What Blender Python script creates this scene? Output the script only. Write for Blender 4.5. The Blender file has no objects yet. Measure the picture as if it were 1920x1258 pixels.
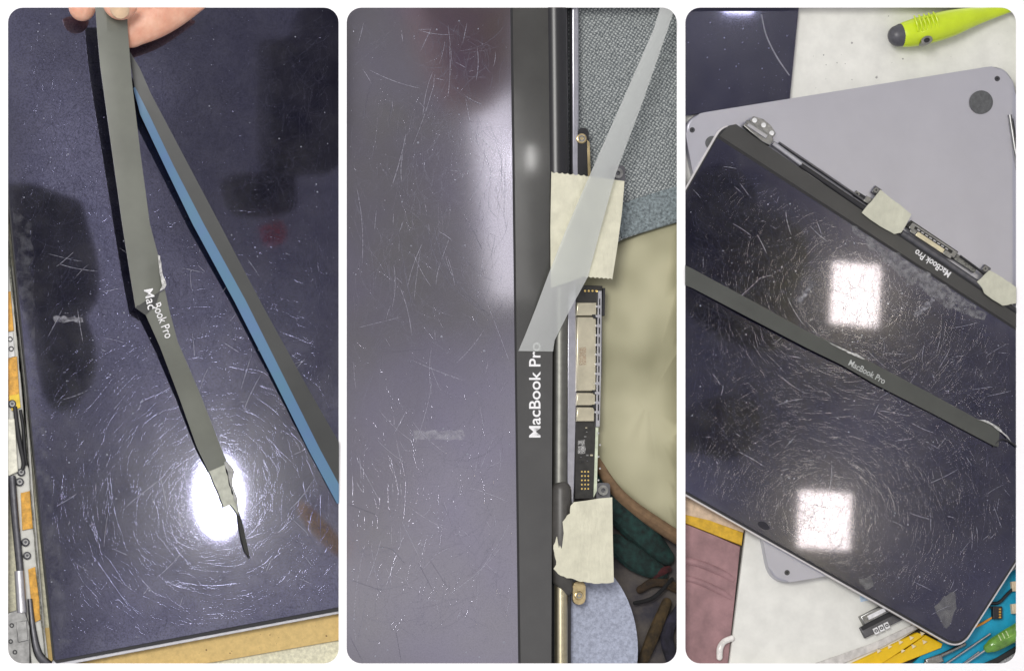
import bpy, bmesh, math, random
from mathutils import Vector, Matrix
random.seed(7)
R = random.Random(11)
SC = bpy.context.scene
COL = SC.collection

# ------------------------------------------------------------------ camera
S = 0.00025                                   # metres on the work plane per photo pixel
CAM = Vector((-0.36, -0.175, 1.44))           # leaning in from the lower left
cd = bpy.data.cameras.new('camera'); cam = bpy.data.objects.new('camera', cd); COL.objects.link(cam)
FWD = (Vector((-0.002, 0.001, 0)) - CAM).normalized()
UP = Vector((0, 1, 0)); RT = FWD.cross(UP).normalized(); UPV = RT.cross(FWD).normalized()
M = Matrix((RT, UPV, -FWD)).transposed().to_4x4(); M.translation = CAM
cam.matrix_world = M
cd.sensor_width = 36.0; cd.clip_start = 0.05; cd.clip_end = 100
DIST = 1.5
HALF = 0.2455                                  # half frame width in metres at DIST
cd.lens = 18.0 * DIST / HALF
cd.dof.use_dof = True; cd.dof.focus_distance = CAM.length; cd.dof.aperture_fstop = (cd.lens / 1000) / 0.0045
SC.camera = cam

def ray(px, py):
    """direction of the view ray of photo pixel px,py"""
    a = (px - 960) / 960 * HALF / DIST; b = -(py - 629) / 960 * HALF / DIST
    return (FWD + RT * a + UPV * b)
def W(px, py, z=0.0):
    """where the photo point px,py lies at height z (mm) over the work plane"""
    d = ray(px, py); t = (z * 0.001 - CAM.z) / d.z
    return CAM + d * t
def RF(px, py, h):
    """the point at height h (m) that the work plane mirrors at px,py"""
    p = W(px, py); d = p - CAM
    return p + Vector((d.x, d.y, -d.z)) * (h / CAM.z)

# ------------------------------------------------------------------ world, lamps, exposure
w = bpy.data.worlds.new('World'); SC.world = w; w.use_nodes = True
nt = w.node_tree; nt.nodes.clear()
wo = nt.nodes.new('ShaderNodeOutputWorld'); bg = nt.nodes.new('ShaderNodeBackground')
tc = nt.nodes.new('ShaderNodeTexCoord'); nz = nt.nodes.new('ShaderNodeTexNoise'); cr = nt.nodes.new('ShaderNodeValToRGB')
nz.inputs['Scale'].default_value = 12.0; nz.inputs['Detail'].default_value = 2.5; nz.inputs['Roughness'].default_value = 0.45
cr.color_ramp.elements[0].position = 0.40; cr.color_ramp.elements[0].color = (0.36, 0.35, 0.38, 1)
cr.color_ramp.elements[1].position = 0.60; cr.color_ramp.elements[1].color = (1.14, 1.11, 1.18, 1)
nt.links.new(tc.outputs['Generated'], nz.inputs['Vector']); nt.links.new(nz.outputs['Fac'], cr.inputs['Fac'])
nt.links.new(cr.outputs['Color'], bg.inputs['Color']); bg.inputs['Strength'].default_value = 0.62
nt.links.new(bg.outputs['Background'], wo.inputs['Surface'])

def area(name, loc, target, sx, sy, L, col=(1, 1, 1), roll=0):
    ld = bpy.data.lights.new(name, 'AREA'); ld.shape = 'RECTANGLE'; ld.size = sx; ld.size_y = sy
    ld.energy = L * math.pi * sx * sy; ld.color = col
    o = bpy.data.objects.new(name, ld); COL.objects.link(o); o.location = loc
    q = (Vector(target) - Vector(loc)).to_track_quat('-Z', 'Y'); o.rotation_euler = (q.to_matrix() @ Matrix.Rotation(roll, 3, 'Z')).to_euler() if abs(loc[0] - target[0]) > 1e-6 else (0, 0, roll)
    return o
area('added_key_light', (-0.75, 0.35, 1.55), (0, 0, 0), 0.6, 0.55, 14.0, (1.0, 0.98, 0.94))  # added soft key, set where the glass does not mirror it
HL = 1.15; MG = S * (1 + HL / CAM.z)
for n, (px, py, sx, sy, L, roll) in enumerate([(410, 930, 84, 150, 45, 0.05), (1604, 552, 100, 122, 20, -0.06), (1546, 975, 106, 110, 20, -0.05),
                                (1390, 4, 60, 34, 35, 0.0), (1001, 298, 20, 46, 40, 0.0)]):
    p = RF(px, py, HL)
    ll = area('led_lamp', p, (p.x, p.y, 0), sx * MG, sy * MG, L, (1, 0.89, 0.54) if n in (1, 2) else (1, 0.985, 0.96), roll)
    if n == 0: ll.data.shape = 'ELLIPSE'
p = RF(945, 370, HL); area('added_band_light', p, (p.x, p.y, 0), 90 * MG, 400 * MG, 1.9, (1.0, 0.98, 0.95), 0.10)  # added light, makes the pale band mirrored beside the middle chin

SC.render.engine = 'CYCLES'
SC.cycles.use_denoising = True
SC.cycles.max_bounces = 6
vs = SC.view_settings; vs.view_transform = 'Standard'; vs.look = 'None'; vs.exposure = 0.42; vs.gamma = 1.0; vs.use_curve_mapping = False

# ------------------------------------------------------------------ materials
MATS = {}
def mat(name, col, rough=0.5, metal=0.0, spec=0.5, var=0.12, vs=300, bump=0.0, bs=800, coat=0.0, coatr=0.03, stretch=None, col2=None, det=4, rvar=0.0, tint=None, sss=0.0, alpha=None, trans=None):
    if name in MATS: return MATS[name]
    m = bpy.data.materials.new(name); m.use_nodes = True; n = m.node_tree; N = n.nodes; L = n.links
    b = N['Principled BSDF']; t = N.new('ShaderNodeTexCoord')
    b.inputs['Roughness'].default_value = rough; b.inputs['Metallic'].default_value = metal; b.inputs['Specular IOR Level'].default_value = spec
    b.inputs['Coat Weight'].default_value = coat; b.inputs['Coat Roughness'].default_value = coatr
    if tint: b.inputs['Specular Tint'].default_value = (*tint, 1)
    if sss: b.inputs['Subsurface Weight'].default_value = sss; b.inputs['Subsurface Scale'].default_value = 0.004; b.inputs['Subsurface Radius'].default_value = (1, .35, .2)
    c2 = col2 or tuple(c * (1 - var * 2) for c in col)
    c1 = col if col2 else tuple(min(1, c * (1 + var)) for c in col)
    no = N.new('ShaderNodeTexNoise'); no.inputs['Scale'].default_value = vs; no.inputs['Detail'].default_value = det; no.inputs['Roughness'].default_value = 0.6
    rp = N.new('ShaderNodeValToRGB'); rp.color_ramp.elements[0].position = 0.33; rp.color_ramp.elements[1].position = 0.67
    rp.color_ramp.elements[0].color = (*c2, 1); rp.color_ramp.elements[1].color = (*c1, 1)
    L.new(t.outputs['Object'], no.inputs['Vector']); L.new(no.outputs['Fac'], rp.inputs['Fac']); L.new(rp.outputs['Color'], b.inputs['Base Color'])
    if rvar:
        n2 = N.new('ShaderNodeTexNoise'); n2.inputs['Scale'].default_value = vs * 0.6; n2.inputs['Detail'].default_value = 6
        mr = N.new('ShaderNodeMapRange'); mr.inputs['From Min'].default_value = 0.3; mr.inputs['From Max'].default_value = 0.7
        mr.inputs['To Min'].default_value = max(0.02, rough - rvar); mr.inputs['To Max'].default_value = rough + rvar
        L.new(t.outputs['Object'], n2.inputs['Vector']); L.new(n2.outputs['Fac'], mr.inputs['Value']); L.new(mr.outputs['Result'], b.inputs['Roughness'])
    if bump:
        n3 = N.new('ShaderNodeTexNoise'); n3.inputs['Scale'].default_value = bs; n3.inputs['Detail'].default_value = 5
        bp = N.new('ShaderNodeBump'); bp.inputs['Strength'].default_value = bump; bp.inputs['Distance'].default_value = 0.0004
        if stretch:
            mp = N.new('ShaderNodeMapping'); mp.inputs['Scale'].default_value = stretch[:3]; mp.inputs['Rotation'].default_value = (0, 0, stretch[3])
            L.new(t.outputs['Object'], mp.inputs['Vector']); L.new(mp.outputs['Vector'], n3.inputs['Vector'])
        else: L.new(t.outputs['Object'], n3.inputs['Vector'])
        L.new(n3.outputs['Fac'], bp.inputs['Height']); L.new(bp.outputs['Normal'], b.inputs['Normal'])
    if alpha is not None:
        n4 = N.new('ShaderNodeTexNoise'); n4.inputs['Scale'].default_value = alpha[0]; n4.inputs['Detail'].default_value = 6; n4.inputs['Roughness'].default_value = 0.65
        mr = N.new('ShaderNodeMapRange'); mr.inputs['From Min'].default_value = alpha[1]; mr.inputs['From Max'].default_value = alpha[2]
        mr.inputs['To Min'].default_value = alpha[3]; mr.inputs['To Max'].default_value = alpha[4]
        L.new(t.outputs['Object'], n4.inputs['Vector']); L.new(n4.outputs['Fac'], mr.inputs['Value']); L.new(mr.outputs['Result'], b.inputs['Alpha'])
    MATS[name] = m
    return m

def glass_mat(name, c1, c2, scale, spec, rough, rv, coat=0.5, sharp=0.035, grime=0.45, tint=(0.60, 0.60, 1.0)):
    """mirror-like violet tinted surface under a thin rough layer of wear"""
    m = mat(name, c1, rough=sharp, spec=spec, vs=scale, col2=c2, coat=coat, coatr=rough, tint=tint, det=3)
    m.node_tree.nodes['Principled BSDF'].inputs['IOR'].default_value = 1.6
    n = m.node_tree; t = [k for k in n.nodes if k.type == 'TEX_COORD'][0]; b = n.nodes['Principled BSDF']
    n2 = n.nodes.new('ShaderNodeTexNoise'); n2.inputs['Scale'].default_value = scale * 2.5; n2.inputs['Detail'].default_value = 7; n2.inputs['Roughness'].default_value = 0.7
    for sock, lo, hi in (('Coat Weight', coat - rv, coat + rv), ('Coat Roughness', rough - 0.03, rough + 0.05)):
        mr = n.nodes.new('ShaderNodeMapRange'); mr.inputs['From Min'].default_value = 0.3; mr.inputs['From Max'].default_value = 0.7
        mr.inputs['To Min'].default_value = lo; mr.inputs['To Max'].default_value = hi
        n.links.new(n2.outputs['Fac'], mr.inputs['Value']); n.links.new(mr.outputs['Result'], b.inputs[sock])
    n.links.new(t.outputs['Object'], n2.inputs['Vector'])
    n3 = n.nodes.new('ShaderNodeTexNoise'); n3.inputs['Scale'].default_value = 1500; n3.inputs['Detail'].default_value = 4; n3.inputs['Roughness'].default_value = 0.7
    mr = n.nodes.new('ShaderNodeMapRange'); mr.inputs['From Min'].default_value = 0.36; mr.inputs['From Max'].default_value = 0.56; mr.inputs['To Min'].default_value = spec * grime; mr.inputs['To Max'].default_value = spec
    n.links.new(t.outputs['Object'], n3.inputs['Vector']); n.links.new(n3.outputs['Fac'], mr.inputs['Value']); n.links.new(mr.outputs['Result'], b.inputs['Specular IOR Level'])
    return m

G1 = glass_mat('worn display glass', (0.004, 0.004, 0.012), (0.002, 0.002, 0.006), 22, 1.75, 0.165, 0.3, 0.85, 0.035, 0.45, (0.66, 0.66, 1.0))
G3 = glass_mat('dark display glass', (0.005, 0.005, 0.014), (0.003, 0.003, 0.008), 30, 1.0, 0.165, 0.3, 0.9)
G2 = glass_mat('reflection toned glass', (0.044, 0.038, 0.066), (0.050, 0.049, 0.034), 11, 2.6, 0.30, 0.2, 0.35, 0.075, 0.85, (0.88, 0.85, 1.0))  # violet and olive reflection of the surroundings painted into the base colour
def scratch_material(nm, col, met):
    m = bpy.data.materials.new(nm); m.use_nodes = True; b = m.node_tree.nodes['Principled BSDF']
    b.inputs['Base Color'].default_value = (*col, 1); b.inputs['Metallic'].default_value = met; b.inputs['Roughness'].default_value = 0.085; b.inputs['Alpha'].default_value = 0.78
    return m
SCR = scratch_material('scratch facets', (0.105, 0.105, 0.155), 1.0)
SCR2 = scratch_material('pale scratch facets', (0.24, 0.235, 0.29), 0.6)
m_white = mat('white board', (0.95, 0.95, 0.95), 0.6, var=0.0)
m_black = mat('black rubber', (0.012, 0.012, 0.014), 0.55)
m_blackgloss = mat('black gloss', (0.008, 0.008, 0.010), 0.34, coat=0.2, coatr=0.25)
m_alu = mat('bright aluminium', (0.50, 0.50, 0.52), 0.36, 1.0, var=0.05)
m_dalu = mat('dark aluminium', (0.15, 0.15, 0.16), 0.38, 1.0, var=0.1)
m_steel = mat('steel', (0.30, 0.30, 0.29), 0.36, 1.0, var=0.15, bump=0.1)
m_brass = mat('brass', (0.62, 0.50, 0.28), 0.3, 1.0)
m_gold = mat('gold contact', (0.85, 0.62, 0.22), 0.3, 1.0)
m_orange = mat('amber film', (0.62, 0.32, 0.035), 0.35, var=0.18, vs=500)
m_yellowfilm = mat('yellow film', (0.72, 0.50, 0.03), 0.35)
m_letter = mat('white print', (0.80, 0.80, 0.80), 0.6, var=0.06, vs=2500)
m_letter2 = mat('grey print', (0.52, 0.54, 0.52), 0.6, var=0.15, vs=2500)
m_tape = mat('cream masking tape', (0.61, 0.595, 0.46), 0.8, var=0.06, vs=160, bump=1.0, bs=700, stretch=(1.0, 0.28, 1.0, 0.1))
m_tape3 = mat('grey green masking tape', (0.50, 0.50, 0.40), 0.8, var=0.05, vs=200, bump=0.8, bs=1000, stretch=(1.0, 0.3, 1.0, 0.6))
m_dust = mat('dust', (0.26, 0.27, 0.32), 0.9)

# ------------------------------------------------------------------ mesh helpers
def rrect(x0, y0, x1, y1, r, n=7):
    pts = []
    for cx, cy, a0 in ((x1 - r, y0 + r, -90), (x1 - r, y1 - r, 0), (x0 + r, y1 - r, 90), (x0 + r, y0 + r, 180)):
        for k in range(n + 1):
            a = math.radians(a0 + 90 * k / n); pts.append((cx + r * math.cos(a), cy + r * math.sin(a)))
    return pts
PANEL = [(15, 15, 635, 1243), (650, 15, 1269, 1243), (1285, 15, 1905, 1243)]
def outline(i, grow=0.0):
    x0, y0, x1, y1 = PANEL[i]
    return rrect(x0 - grow, y0 - grow, x1 + grow, y1 + grow, 28 + grow)
def planes(i):
    pts = outline(i, 0.5); out = []
    for a, b in zip(pts, pts[1:] + pts[:1]):
        if math.hypot(b[0] - a[0], b[1] - a[1]) < 1e-6: continue
        pa, pb = W(*a), W(*b); n = (pa - CAM).cross(pb - CAM).normalized()
        if n.dot(W((PANEL[i][0] + PANEL[i][2]) / 2, 629) - CAM) > 0: n = -n      # normal points outwards
        out.append((pa, n))
    return out
PL = [planes(i) for i in range(3)]
WL = {}                                        # world position of every object
def clip(bm, i):
    for p, n in PL[i]:
        if max((v.co - p).dot(n) for v in bm.verts) <= 1e-7: continue
        bmesh.ops.bisect_plane(bm, geom=bm.verts[:] + bm.edges[:] + bm.faces[:], plane_co=p, plane_no=n, clear_outer=True, dist=1e-7)
        if not bm.verts: return False
        be = [e for e in bm.edges if e.is_boundary]
        if be: bmesh.ops.holes_fill(bm, edges=be, sides=0)
    return bool(bm.faces)
def finish(name, bm, material, parent=None, panel=None, smooth=False, label=None, cat=None, kind=None, group=None):
    if panel is not None and not clip(bm, panel):
        bm.free(); return None
    bmesh.ops.recalc_face_normals(bm, faces=bm.faces[:]); bm.normal_update()
    xs = [v.co.x for v in bm.verts]; ys = [v.co.y for v in bm.verts]; zs = [v.co.z for v in bm.verts]
    o0 = Vector(((min(xs) + max(xs)) / 2, (min(ys) + max(ys)) / 2, min(zs)))
    for v in bm.verts: v.co -= o0
    for f in bm.faces: f.smooth = bool(smooth) and not (smooth == 'auto' and abs(f.normal.z) > 0.9995)
    if smooth == 'auto':
        for e in bm.edges:
            if len(e.link_faces) == 2 and (e.calc_face_angle(0) > 0.66 or any(abs(f.normal.z) > 0.9995 for f in e.link_faces)): e.smooth = False
    me = bpy.data.meshes.new(name); bm.to_mesh(me); bm.free()
    me.materials.append(material)
    o = bpy.data.objects.new(name, me); COL.objects.link(o); WL[o.name] = o0
    if parent is not None:
        o.parent = parent; o.location = o0 - WL[parent.name]
    else: o.location = o0
    tag(o, label, cat, kind, group)
    return o
def tag(o, label=None, cat=None, kind=None, group=None):
    if label: o['label'] = label
    if cat: o['category'] = cat
    if kind: o['kind'] = kind
    if group: o['group'] = group
def thing(name, px, py, z, label, cat, group=None):
    o = bpy.data.objects.new(name, None); COL.objects.link(o); o.empty_display_size = 0.01
    o.location = W(px, py, z); WL[o.name] = o.location.copy(); tag(o, label, cat, None, group)
    return o
def copyof(src, name, px, py, z, parent):
    o = bpy.data.objects.new(name, src.data); COL.objects.link(o); WL[o.name] = W(px, py, z)
    o.parent = parent; o.location = WL[o.name] - WL[parent.name]
    return o
def prism(name, pts, zt, zb, material, parent=None, panel=None, bevel=0.0, smooth=False, seg=2, **kw):
    """an outline in photo pixels at height zt (number or function of px,py), extruded straight down to zb (mm)"""
    bm = bmesh.new()
    f = zt if callable(zt) else (lambda x, y: zt)
    top = [bm.verts.new(W(x, y, f(x, y))) for x, y in pts]
    if callable(zt): bot = [bm.verts.new((v.co.x, v.co.y, v.co.z - zb * 0.001)) for v in top]
    else: bot = [bm.verts.new((v.co.x, v.co.y, zb * 0.001)) for v in top]
    ft = bm.faces.new(top); bm.faces.new(bot[::-1]); n = len(top)
    for k in range(n): bm.faces.new((top[k], bot[k], bot[(k + 1) % n], top[(k + 1) % n]))
    if callable(zt): bmesh.ops.triangulate(bm, faces=[fc for fc in bm.faces if len(fc.verts) > 4])
    if bevel:
        bmesh.ops.bevel(bm, geom=list(ft.edges), offset=bevel * 0.001, segments=seg, affect='EDGES', profile=0.5, clamp_overlap=True)
        smooth = smooth or 'auto'
    return finish(name, bm, material, parent, panel, smooth, **kw)
def ribbon(name, rows, th, material, parent=None, panel=None, sub=4, smooth=True, cross=1, arch=0.0, **kw):
    """rows of (xl, yl, xr, yr, z or (zl, zr)); th in mm"""
    rr = []
    for a, b in zip(rows, rows[1:]):
        for k in range(sub):
            t = k / sub; rr.append(tuple((a[q] if not isinstance(a[q], tuple) else a[q]) for q in range(0)) or lerp(a, b, t))
    rr.append(lerp(rows[-1], rows[-1], 0))
    bm = bmesh.new(); T = []; B = []
    for xl, yl, xr, yr, zl, zr in rr:
        ta = []; tb = []
        for c in range(cross + 1):
            u = c / cross; z = zl + (zr - zl) * u + arch * (1 - (2 * u - 1) ** 2)
            p = W(xl + (xr - xl) * u, yl + (yr - yl) * u, z)
            ta.append(bm.verts.new(p)); tb.append(bm.verts.new(p - Vector((0, 0, th * 0.001))))
        T.append(ta); B.append(tb)
    for k in range(len(T) - 1):
        for c in range(cross):
            bm.faces.new((T[k][c], T[k][c + 1], T[k + 1][c + 1], T[k + 1][c])); bm.faces.new((B[k][c], B[k + 1][c], B[k + 1][c + 1], B[k][c + 1]))
        bm.faces.new((T[k][0], T[k + 1][0], B[k + 1][0], B[k][0])); bm.faces.new((T[k][-1], B[k][-1], B[k + 1][-1], T[k + 1][-1]))
    for k in (0, -1):
        for c in range(cross): bm.faces.new((T[k][c], B[k][c], B[k][c + 1], T[k][c + 1]))
    return finish(name, bm, material, parent, panel, 'auto' if smooth else False, **kw)
def lerp(a, b, t):
    def e(r): return (*r[:4], *(r[4] if isinstance(r[4], tuple) else (r[4], r[4])))
    a, b = e(a), e(b); return tuple(p + (q - p) * t for p, q in zip(a, b))
def crom(pts, n):
    """smooth curve through points (any dimension)"""
    out = []; P = [pts[0]] + list(pts) + [pts[-1]]
    for i in range(1, len(P) - 2):
        for k in range(n):
            t = k / n
            out.append(tuple(0.5 * (2 * b + (c - a) * t + (2 * a - 5 * b + 4 * c - d) * t * t + (3 * b - a - 3 * c + d) * t ** 3) for a, b, c, d in zip(P[i - 1], P[i], P[i + 1], P[i + 2])))
    out.append(tuple(pts[-1])); return out
def tube(name, path, material, parent=None, panel=None, n=10, flat=1.0, sub=1, cap=0, **kw):
    """path of (px, py, z mm, radius px); cap = rounding rings at both ends"""
    if sub > 1: path = crom(path, sub)
    pts = [W(x, y, z) for x, y, z, r in path]; rad = [r * S for *_, r in path]
    if cap:
        def dome(p, q, r):
            d = (p - q).normalized(); return [(p + d * r * math.sin(a), r * math.cos(a)) for a in [math.pi / 2 * k / (cap + 1) for k in range(1, cap + 1)] + [math.pi / 2 * 0.985]]
        h = dome(pts[0], pts[1], rad[0])[::-1]; t = dome(pts[-1], pts[-2], rad[-1])
        pts = [a for a, _ in h] + pts + [a for a, _ in t]; rad = [b for _, b in h] + rad + [b for _, b in t]
    bm = bmesh.new(); rings = []
    for k, p in enumerate(pts):
        d = (pts[min(k + 1, len(pts) - 1)] - pts[max(k - 1, 0)]).normalized()
        s = d.cross(Vector((0, 0, 1)));  s = s.normalized() if s.length > 1e-6 else Vector((1, 0, 0))
        u = s.cross(d).normalized()
        rings.append([bm.verts.new(p + s * math.cos(2 * math.pi * j / n) * rad[k] + u * math.sin(2 * math.pi * j / n) * rad[k] * flat) for j in range(n)])
    for a, b in zip(rings, rings[1:]):
        for j in range(n): bm.faces.new((a[j], a[(j + 1) % n], b[(j + 1) % n], b[j]))
    bm.faces.new(rings[0][::-1]); bm.faces.new(rings[-1])
    return finish(name, bm, material, parent, panel, 'auto', **kw)
def disc(px, py, r, n=20, ry=None, a=0.0):
    ry = ry or r; c, s = math.cos(a), math.sin(a)
    return [(px + r * math.cos(2 * math.pi * k / n) * c - ry * math.sin(2 * math.pi * k / n) * s, py + r * math.cos(2 * math.pi * k / n) * s + ry * math.sin(2 * math.pi * k / n) * c) for k in range(n)]
def ring(name, px, py, r0, r1, zt, zb, material, parent, panel=None, n=18, a=0.0, squash=1.0, **kw):
    bm = bmesh.new(); o = disc(px, py, r1, n, r1 * squash, a); i = disc(px, py, r0, n, r0 * squash, a)
    vo = [bm.verts.new(W(x, y, zt)) for x, y in o]; vi = [bm.verts.new(W(x, y, zt)) for x, y in i]
    bo = [bm.verts.new((v.co.x, v.co.y, zb * 0.001)) for v in vo]; bi = [bm.verts.new((v.co.x, v.co.y, zb * 0.001)) for v in vi]
    for k in range(n):
        q = (k + 1) % n
        bm.faces.new((vo[k], vo[q], vi[q], vi[k])); bm.faces.new((bo[k], bi[k], bi[q], bo[q])); bm.faces.new((vo[k], bo[k], bo[q], vo[q])); bm.faces.new((vi[k], vi[q], bi[q], bi[k]))
    return finish(name, bm, material, parent, panel, 'auto', **kw)
def band(p, q, w0, w1=None):
    """quad along p-q in pixels, w0/w1 half widths"""
    w1 = w0 if w1 is None else w1
    d = Vector((q[0] - p[0], q[1] - p[1])).normalized(); n = Vector((-d.y, d.x))
    return [(p[0] + n.x * w0, p[1] + n.y * w0), (q[0] + n.x * w1, q[1] + n.y * w1), (q[0] - n.x * w1, q[1] - n.y * w1), (p[0] - n.x * w0, p[1] - n.y * w0)]
def jag(pts, amp, step, seed=1):
    """roughen an outline (torn edges)"""
    r = random.Random(seed); out = []
    for a, b in zip(pts, pts[1:] + pts[:1]):
        L = math.hypot(b[0] - a[0], b[1] - a[1]); n = max(1, int(L / step))
        for k in range(n):
            t = k / n; out.append((a[0] + (b[0] - a[0]) * t + r.uniform(-amp, amp) * (k > 0), a[1] + (b[1] - a[1]) * t + r.uniform(-amp, amp) * (k > 0)))
    return out
def jagl(pts, amp, step, seed=1):
    r = random.Random(seed); out = []
    for a, b in zip(pts, pts[1:]):
        L = math.hypot(b[0] - a[0], b[1] - a[1]); n = max(1, int(L / step))
        for k in range(n):
            t = k / n; out.append((a[0] + (b[0] - a[0]) * t + r.uniform(-amp, amp) * (k > 0), a[1] + (b[1] - a[1]) * t + r.uniform(-amp, amp) * (k > 0)))
    return out + [pts[-1]]
def lettering(text, org, d, length, cap, zf, material, parent, bold=0.0, panel=None):
    cu = bpy.data.curves.new('t', 'FONT'); cu.body = text; cu.offset = bold; cu.resolution_u = 5
    o = bpy.data.objects.new('t', cu); COL.objects.link(o); dg = bpy.context.evaluated_depsgraph_get(); me = bpy.data.meshes.new_from_object(o.evaluated_get(dg))
    bpy.data.objects.remove(o)
    xs = [v.co.x for v in me.vertices]; x0, x1 = min(xs), max(xs); H = 0.729
    d = Vector(d).normalized(); u = Vector((d.y, -d.x)); f = zf if callable(zf) else (lambda x, y: zf)
    bm = bmesh.new(); bm.from_mesh(me); bpy.data.meshes.remove(me)
    for v in bm.verts:
        a = (v.co.x - x0) / (x1 - x0) * length; b = v.co.y / H * cap
        x = org[0] + d.x * a + u.x * b; y = org[1] + d.y * a + u.y * b
        v.co = W(x, y, f(x, y))
    r = bmesh.ops.extrude_face_region(bm, geom=bm.faces[:])
    for v in r['geom']:
        if isinstance(v, bmesh.types.BMVert): v.co.z -= 0.00004
    return finish('lettering', bm, material, parent, panel)
def inside(poly, x, y):
    c = False
    for (x0, y0), (x1, y1) in zip(poly, poly[1:] + poly[:1]):
        if (y0 > y) != (y1 > y) and x < (x1 - x0) * (y - y0) / (y1 - y0) + x0: c = not c
    return c
def scratches(name, poly, count, lmin, lmax, parent, z, seed, material, wmin=0.1, wmax=0.42, tilt=4.0, bias=None, heroes=(), curl=0.9):
    """real shallow ridges on the glass: each catches a lamp only where its flank faces it"""
    r = random.Random(seed); bm = bmesh.new()
    xs = [p[0] for p in poly]; ys = [p[1] for p in poly]
    def line(pts, wd, tl):
        rows = []
        for k, (x, y) in enumerate(pts):
            x2, y2 = pts[min(k + 1, len(pts) - 1)]; x1, y1 = pts[max(k - 1, 0)]
            L = math.hypot(x2 - x1, y2 - y1) or 1; nx, ny = -(y2 - y1) / L, (x2 - x1) / L
            e = wd * (0.15 if k in (0, len(pts) - 1) else 1)
            hgt = wd * S * 1000 * math.tan(math.radians(tl))
            rows.append([bm.verts.new(W(x + nx * e, y + ny * e, z)), bm.verts.new(W(x, y, z + hgt)), bm.verts.new(W(x - nx * e, y - ny * e, z))])
        for a, b in zip(rows, rows[1:]):
            bm.faces.new((a[0], a[1], b[1], b[0])); bm.faces.new((a[1], a[2], b[2], b[1]))
    made = 0; tries = 0
    while made < count and tries < count * 12:
        tries += 1
        x, y = r.uniform(min(xs), max(xs)), r.uniform(min(ys), max(ys))
        a = r.uniform(0, math.pi) if not bias or r.random() > bias[1] else r.gauss(bias[0], bias[2])
        L = lmin + (lmax - lmin) * r.random() ** 2.2; c = r.uniform(-curl, curl) / max(L, 1) * 1.6; n = 3 + int(L / 14)
        pts = []; ang = a
        for k in range(n):
            pts.append((x, y)); x += math.cos(ang) * L / (n - 1); y += math.sin(ang) * L / (n - 1); ang += c * L / (n - 1)
        if not all(inside(poly, *p) for p in pts): continue
        line(pts, r.uniform(wmin, wmax) * 0.5 + 0.1, tilt * r.uniform(0.5, 1.6)); made += 1
    for h in heroes: line(crom(h, 5), 0.45, 3)
    xs = [v.co.x for v in bm.verts]
    for f in bm.faces: f.smooth = True
    me_o = finish(name, bm, material, parent, None, True, kind='stuff')
    return me_o
def specks(name, poly, count, smin, smax, parent, z, seed, material, panel=None, zfun=None, kind='stuff'):
    r = random.Random(seed); bm = bmesh.new(); xs = [p[0] for p in poly]; ys = [p[1] for p in poly]; k = 0; tr = 0
    while k < count and tr < count * 10:
        tr += 1
        x, y = r.uniform(min(xs), max(xs)), r.uniform(min(ys), max(ys))
        if not inside(poly, x, y): continue
        s = smin + (smax - smin) * r.random() ** 4; a = r.uniform(0, 6.28)
        vs_ = [bm.verts.new(W(x + s * r.uniform(.5, 1) * math.cos(a + q * 1.2566), y + s * r.uniform(.5, 1) * math.sin(a + q * 1.2566), z)) for q in range(5)]
        t = bm.verts.new(W(x, y, z + s * 0.06))
        for q in range(5): bm.faces.new((vs_[q], vs_[(q + 1) % 5], t))
        k += 1
    return finish(name, bm, material, parent, panel, False, kind=kind)
def grid_sheet(name, pts, zf, material, parent=None, panel=None, step=12, **kw):
    """a lumpy sheet over the bounding box of pts, cut to the panel"""
    pass

# ------------------------------------------------------------------ the white board with three rounded recesses
bm = bmesh.new()
OUT = [(-700, -500), (2620, -500), (2620, 1760), (-700, 1760)]
loops = [[bm.verts.new(W(x, y, 0)) for x, y in OUT]] + [[bm.verts.new(W(x, y, 0)) for x, y in outline(i)] for i in range(3)]
edges = []
for lp in loops:
    for a, b in zip(lp, lp[1:] + lp[:1]):
        if (a.co - b.co).length > 1e-9: edges.append(bm.edges.new((a, b)))
bmesh.ops.triangle_fill(bm, edges=edges, use_beauty=True)
for i in range(3):
    pts = outline(i); low = [bm.verts.new(W(x, y, -24)) for x, y in pts]; lp = loops[i + 1]
    for k in range(len(lp)):
        q = (k + 1) % len(lp)
        if (lp[k].co - lp[q].co).length > 1e-9: bm.faces.new((lp[k], lp[q], low[q], low[k]))
    bm.faces.new(low)
lo = [bm.verts.new(v.co - Vector((0, 0, 0.03))) for v in loops[0]]
for k in range(4): bm.faces.new((loops[0][k], loops[0][(k + 1) % 4], lo[(k + 1) % 4], lo[k]))
bm.faces.new(lo)
finish('white_board', bm, m_white, label='white board with three rounded recesses around the laptop parts', kind='structure')

# ================================================================== LEFT RECESS : peeling the bezel strip
Z1 = -6.0
m_desk1 = mat('pale bench', (0.62, 0.60, 0.45), 0.6, var=0.12, vs=700, bump=0.3, bs=2500)
prism('workbench', [(5, 5), (645, 5), (645, 1253), (5, 1253)], Z1, Z1 - 2, m_desk1, None, 0, label='pale speckled workbench surface under the left display', kind='structure')
m_card = mat('tan cardboard', (0.58, 0.42, 0.17), 0.9, var=0.07, vs=400, bump=0.3, bs=3000)
cb = thing('cardboard', 500, 1200, Z1, 'tan cardboard sheet under the bottom edge of the left display', 'cardboard')
prism('sheet', [(60, 1250), (380, 1244), (640, 1199), (640, 1100), (60, 1180)], Z1 + 1.2, Z1 + 0.01, m_card, cb, 0, bevel=0.15)
specks('fleck', [(330, 1215), (620, 1165), (620, 1190), (400, 1235)], 14, 0.7, 2.5, cb, Z1 + 1.22, 5, mat('brown fleck', (0.16, 0.10, 0.05), 0.9))

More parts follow.
